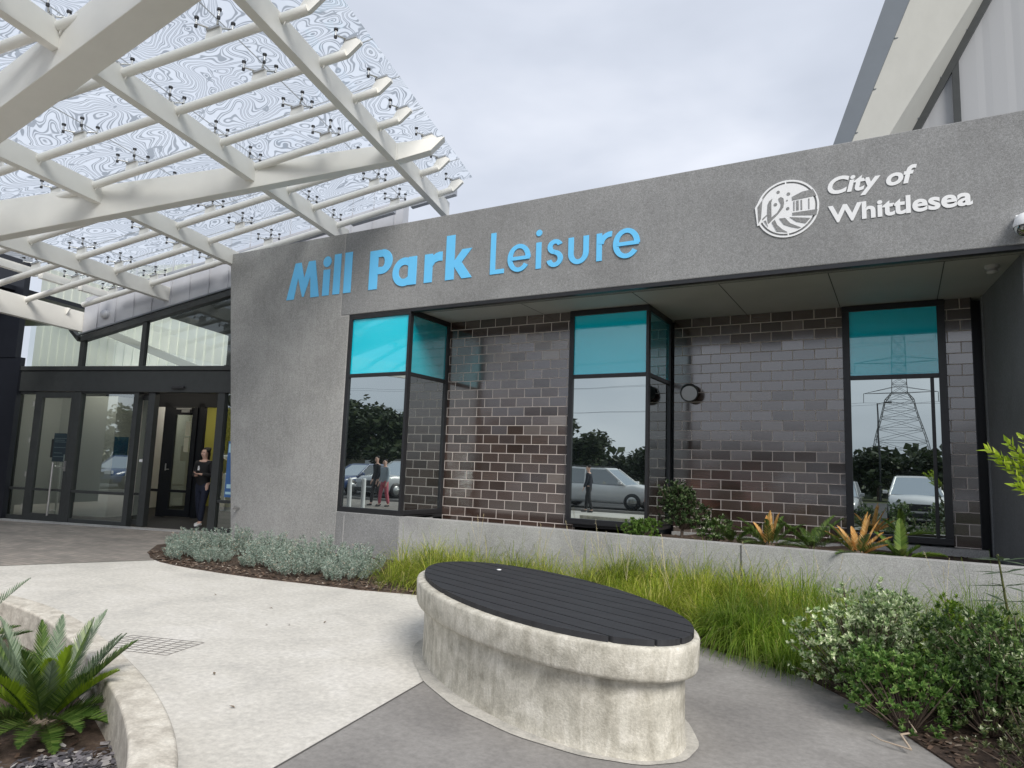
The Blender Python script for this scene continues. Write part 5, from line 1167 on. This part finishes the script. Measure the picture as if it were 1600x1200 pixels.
for z_, w_ in ((13,4.2),(17,5.2),(21,4.2)):
    for sx in (-1,1):
        for dy in (-.5,.5): b.tube((.1,-80+dy,z_),(.1+sx*w_,-80,z_+.1),.035,n=4); b.tube((.1,-80+dy,z_+.9),(.1+sx*w_,-80,z_+.1),.03,n=4)
        b.tube((.1+sx*w_,-80,z_+.1),(.1+sx*w_,-80,z_-1.2),.05,n=4)
b.build('cross_arm', M['frame2'], py)
for i, (z_, w_, sx) in enumerate([(13,4.2,-1),(17,5.2,-1),(21,4.2,-1),(13,4.2,1),(17,5.2,1),(21,4.2,1)]):
    b = MB(); p = [V(.1+sx*w_-160*t, -80-18*t, z_-1.2+26*t*(t-1)*.45+6*t) for t in [j/16 for j in range(17)]]; b.path(p, [.02]*17, 4)
    p = [V(.1+sx*w_+120*t, -80-10*t, z_-1.2+20*t*(t-1)*.45+6*t) for t in [j/12 for j in range(13)]]; b.path(p, [.02]*13, 4)
    o = b.build('power_line', M['rubber']); tag(o, ['lowest','middle','uppermost'][i%3]+' sagging power line on the '+('left' if i < 3 else 'right')+' arm of the pylon', 'cable', 'power lines')
# trees
def tree_proto(h, r, nleaf, seed):
    rr = random.Random(seed); t = MB(); t.path([V(0,0,0),V(.1,.05,h*.25),V(.0,.1,h*.5),V(.1,0,h*.75)], [.04*h,.03*h,.022*h,.01*h], 8)
    cl = []
    for i in range(9):
        a = rr.uniform(0,6.28); q = rr.uniform(.3,.75)*r; c = V(math.cos(a)*q, math.sin(a)*q, h*rr.uniform(.42,.88)); cl.append((c, rr.uniform(.28,.45)*r)); t.path([V(0,.05,h*.35), c*.6+V(0,0,h*.2), c], [.014*h,.009*h,.004*h], 5)
    cl.append((V(0,0,h*.9), .35*r)); f = MB()
    for i in range(nleaf):
        c, q = rr.choice(cl); d = V(rr.gauss(0,1),rr.gauss(0,1),rr.gauss(0,.8)).normalized(); p = c+d*q*(rr.random()**.4)*rr.uniform(.8,1.2)
        dd = V(rr.gauss(0,1),rr.gauss(0,1),rr.gauss(-.2,.7)); s = rr.uniform(.2,.42); leaf(f, p, dd, s*1.5, s*.8, up=V(rr.gauss(0,1),rr.gauss(0,1),rr.gauss(0,1)))
    return t, f
TP = []
for i, (h, r) in enumerate(((5.5,2.6),(4.6,2.5),(6.5,3.0))):
    t, f = tree_proto(h, r, 2600, 40+i); to = t.build('trunk', M['bark']); fo = f.build('crown', M['tree']); COL.objects.unlink(to); COL.objects.unlink(fo); TP.append((to, fo))
tl = [(-52,-36,2,1.35,'tallest dark tree, mirrored at the left of the left bay window'),(-44,-37,1,1.2,'second tall tree mirrored in the left bay window'),(-30.5,-38,2,1.1,'large tree behind the tall rounded one'),(-62,-44,1,1.0,'leafy tree at the far left end of the car park'),(-56,-42,2,.9,'round tree left of the low house'),(-47,-38,2,1.1,'tall dark tree mirrored in the left bay window'),(-41,-41,0,1.05,'mid green tree behind the second car row'),(-35,-38,1,1.1,'broad tree mirrored between the left windows'),
      (-28,-39,2,1.0,'tall rounded tree mirrored in the middle window'),(-24.5,-40,0,.9,'smaller tree beside the tall one in the middle window'),(-20.5,-42,1,.8,'low tree mirrored at the right of the middle window'),(-16,-42,1,.85,'tree mirrored between middle and right windows'),(-12,-42,0,.75,'squat tree on the car park edge'),
      (-8.5,-41,1,.9,'dense tree left of the light pole'),(-5,-41.5,1,.86,'low dense tree behind the light pole'),(-1.6,-42,1,.88,'dense tree directly below the pylon'),(1.8,-41.5,1,.84,'low tree right of the pylon foot'),(5.2,-42,0,.8,'tree at the right side of the car park'),(9,-42,1,.95,'tree at the far right of the car park')]
for x, y, k_, s, lab in tl:
    r_ = empty('tree', (x,y,0), lab, 'tree', 'trees behind the car park', rz=x*1.7); r_.scale = (s*1.35,s*1.35,s*1.0)
    for q in TP[k_]: o = q.copy(); link(o, r_)
# hedge shrubs in the island in front of the parked cars
sheet('hedge_bed', [(-6,-6.3),(6,-6.3),(6,-5.2),(-6,-5.2)], -.005, M['soil'])
hp, hs = bush((0,0,0), .55, .85, 170, 8, .10, .045, None, .25, 0, 0, 51); ho = hp.build('foliage', M['dark']); hso = hs.build('stem', M['bark']); COL.objects.unlink(ho); COL.objects.unlink(hso)
for i in range(9):
    r_ = empty('hedge_shrub', (-4.4+i*1.1,-5.75+.12*math.sin(i*2.1),0), ['leftmost','second from left','third from left','fourth from left','middle','fourth from right','third from right','second from right','rightmost'][i]+' dark hedge shrub in the row before the parked cars', 'shrub', 'hedge shrubs before the car park', rz=i*1.9); s = .85+.12*math.sin(i*1.7); r_.scale = (s,s,s)
    for q in (ho, hso): o = q.copy(); link(o, r_)
hs_ = empty('house', (-58,-50,0), 'low cream house with brown tiled roof beyond the car park', 'house'); b = MB(); b.box((-66,-55,0),(-50,-46,2.7)); b.build('wall', plain('cream_wall',(.55,.5,.4),.8), hs_)
b = MB(); b.prism([(-67,-56,2.7),(-67,-45,2.7),(-67,-50.5,5.0)], (18,0,0)); b.build('roof', plain('brown_tiles',(.14,.08,.06),.8,0,.3,.2,2), hs_)
b = MB(); b.box((-62,-46,.9),(-60,-45.95,2.1)); b.build('window', M['carglass'], hs_); b = MB(); b.box((-56,-46,.9),(-53.5,-45.95,2.1)); b.build('window', M['carglass'], hs_)

# far belt of trees closing the view behind the car park
b = MB(); rr = random.Random(77)
for i in range(5200):
    x = rr.uniform(-130,60); top_ = 3.9+.9*math.sin(x*.33)+.6*math.sin(x*.91+1)+.4*math.sin(x*2.3); q = rr.random()
    z_ = .2+(top_-.2)*q; leaf(b, V(x,-50+rr.gauss(0,1.3),z_), V(rr.gauss(0,1),rr.gauss(0,1),rr.gauss(0,1)), rr.uniform(.7,1.3), rr.uniform(.5,.9), up=V(rr.gauss(0,.4),1,rr.gauss(0,.4)))
tag(b.build('tree_belt', M['tree']), 'dark belt of trees far behind the car park', 'trees', kind='stuff')
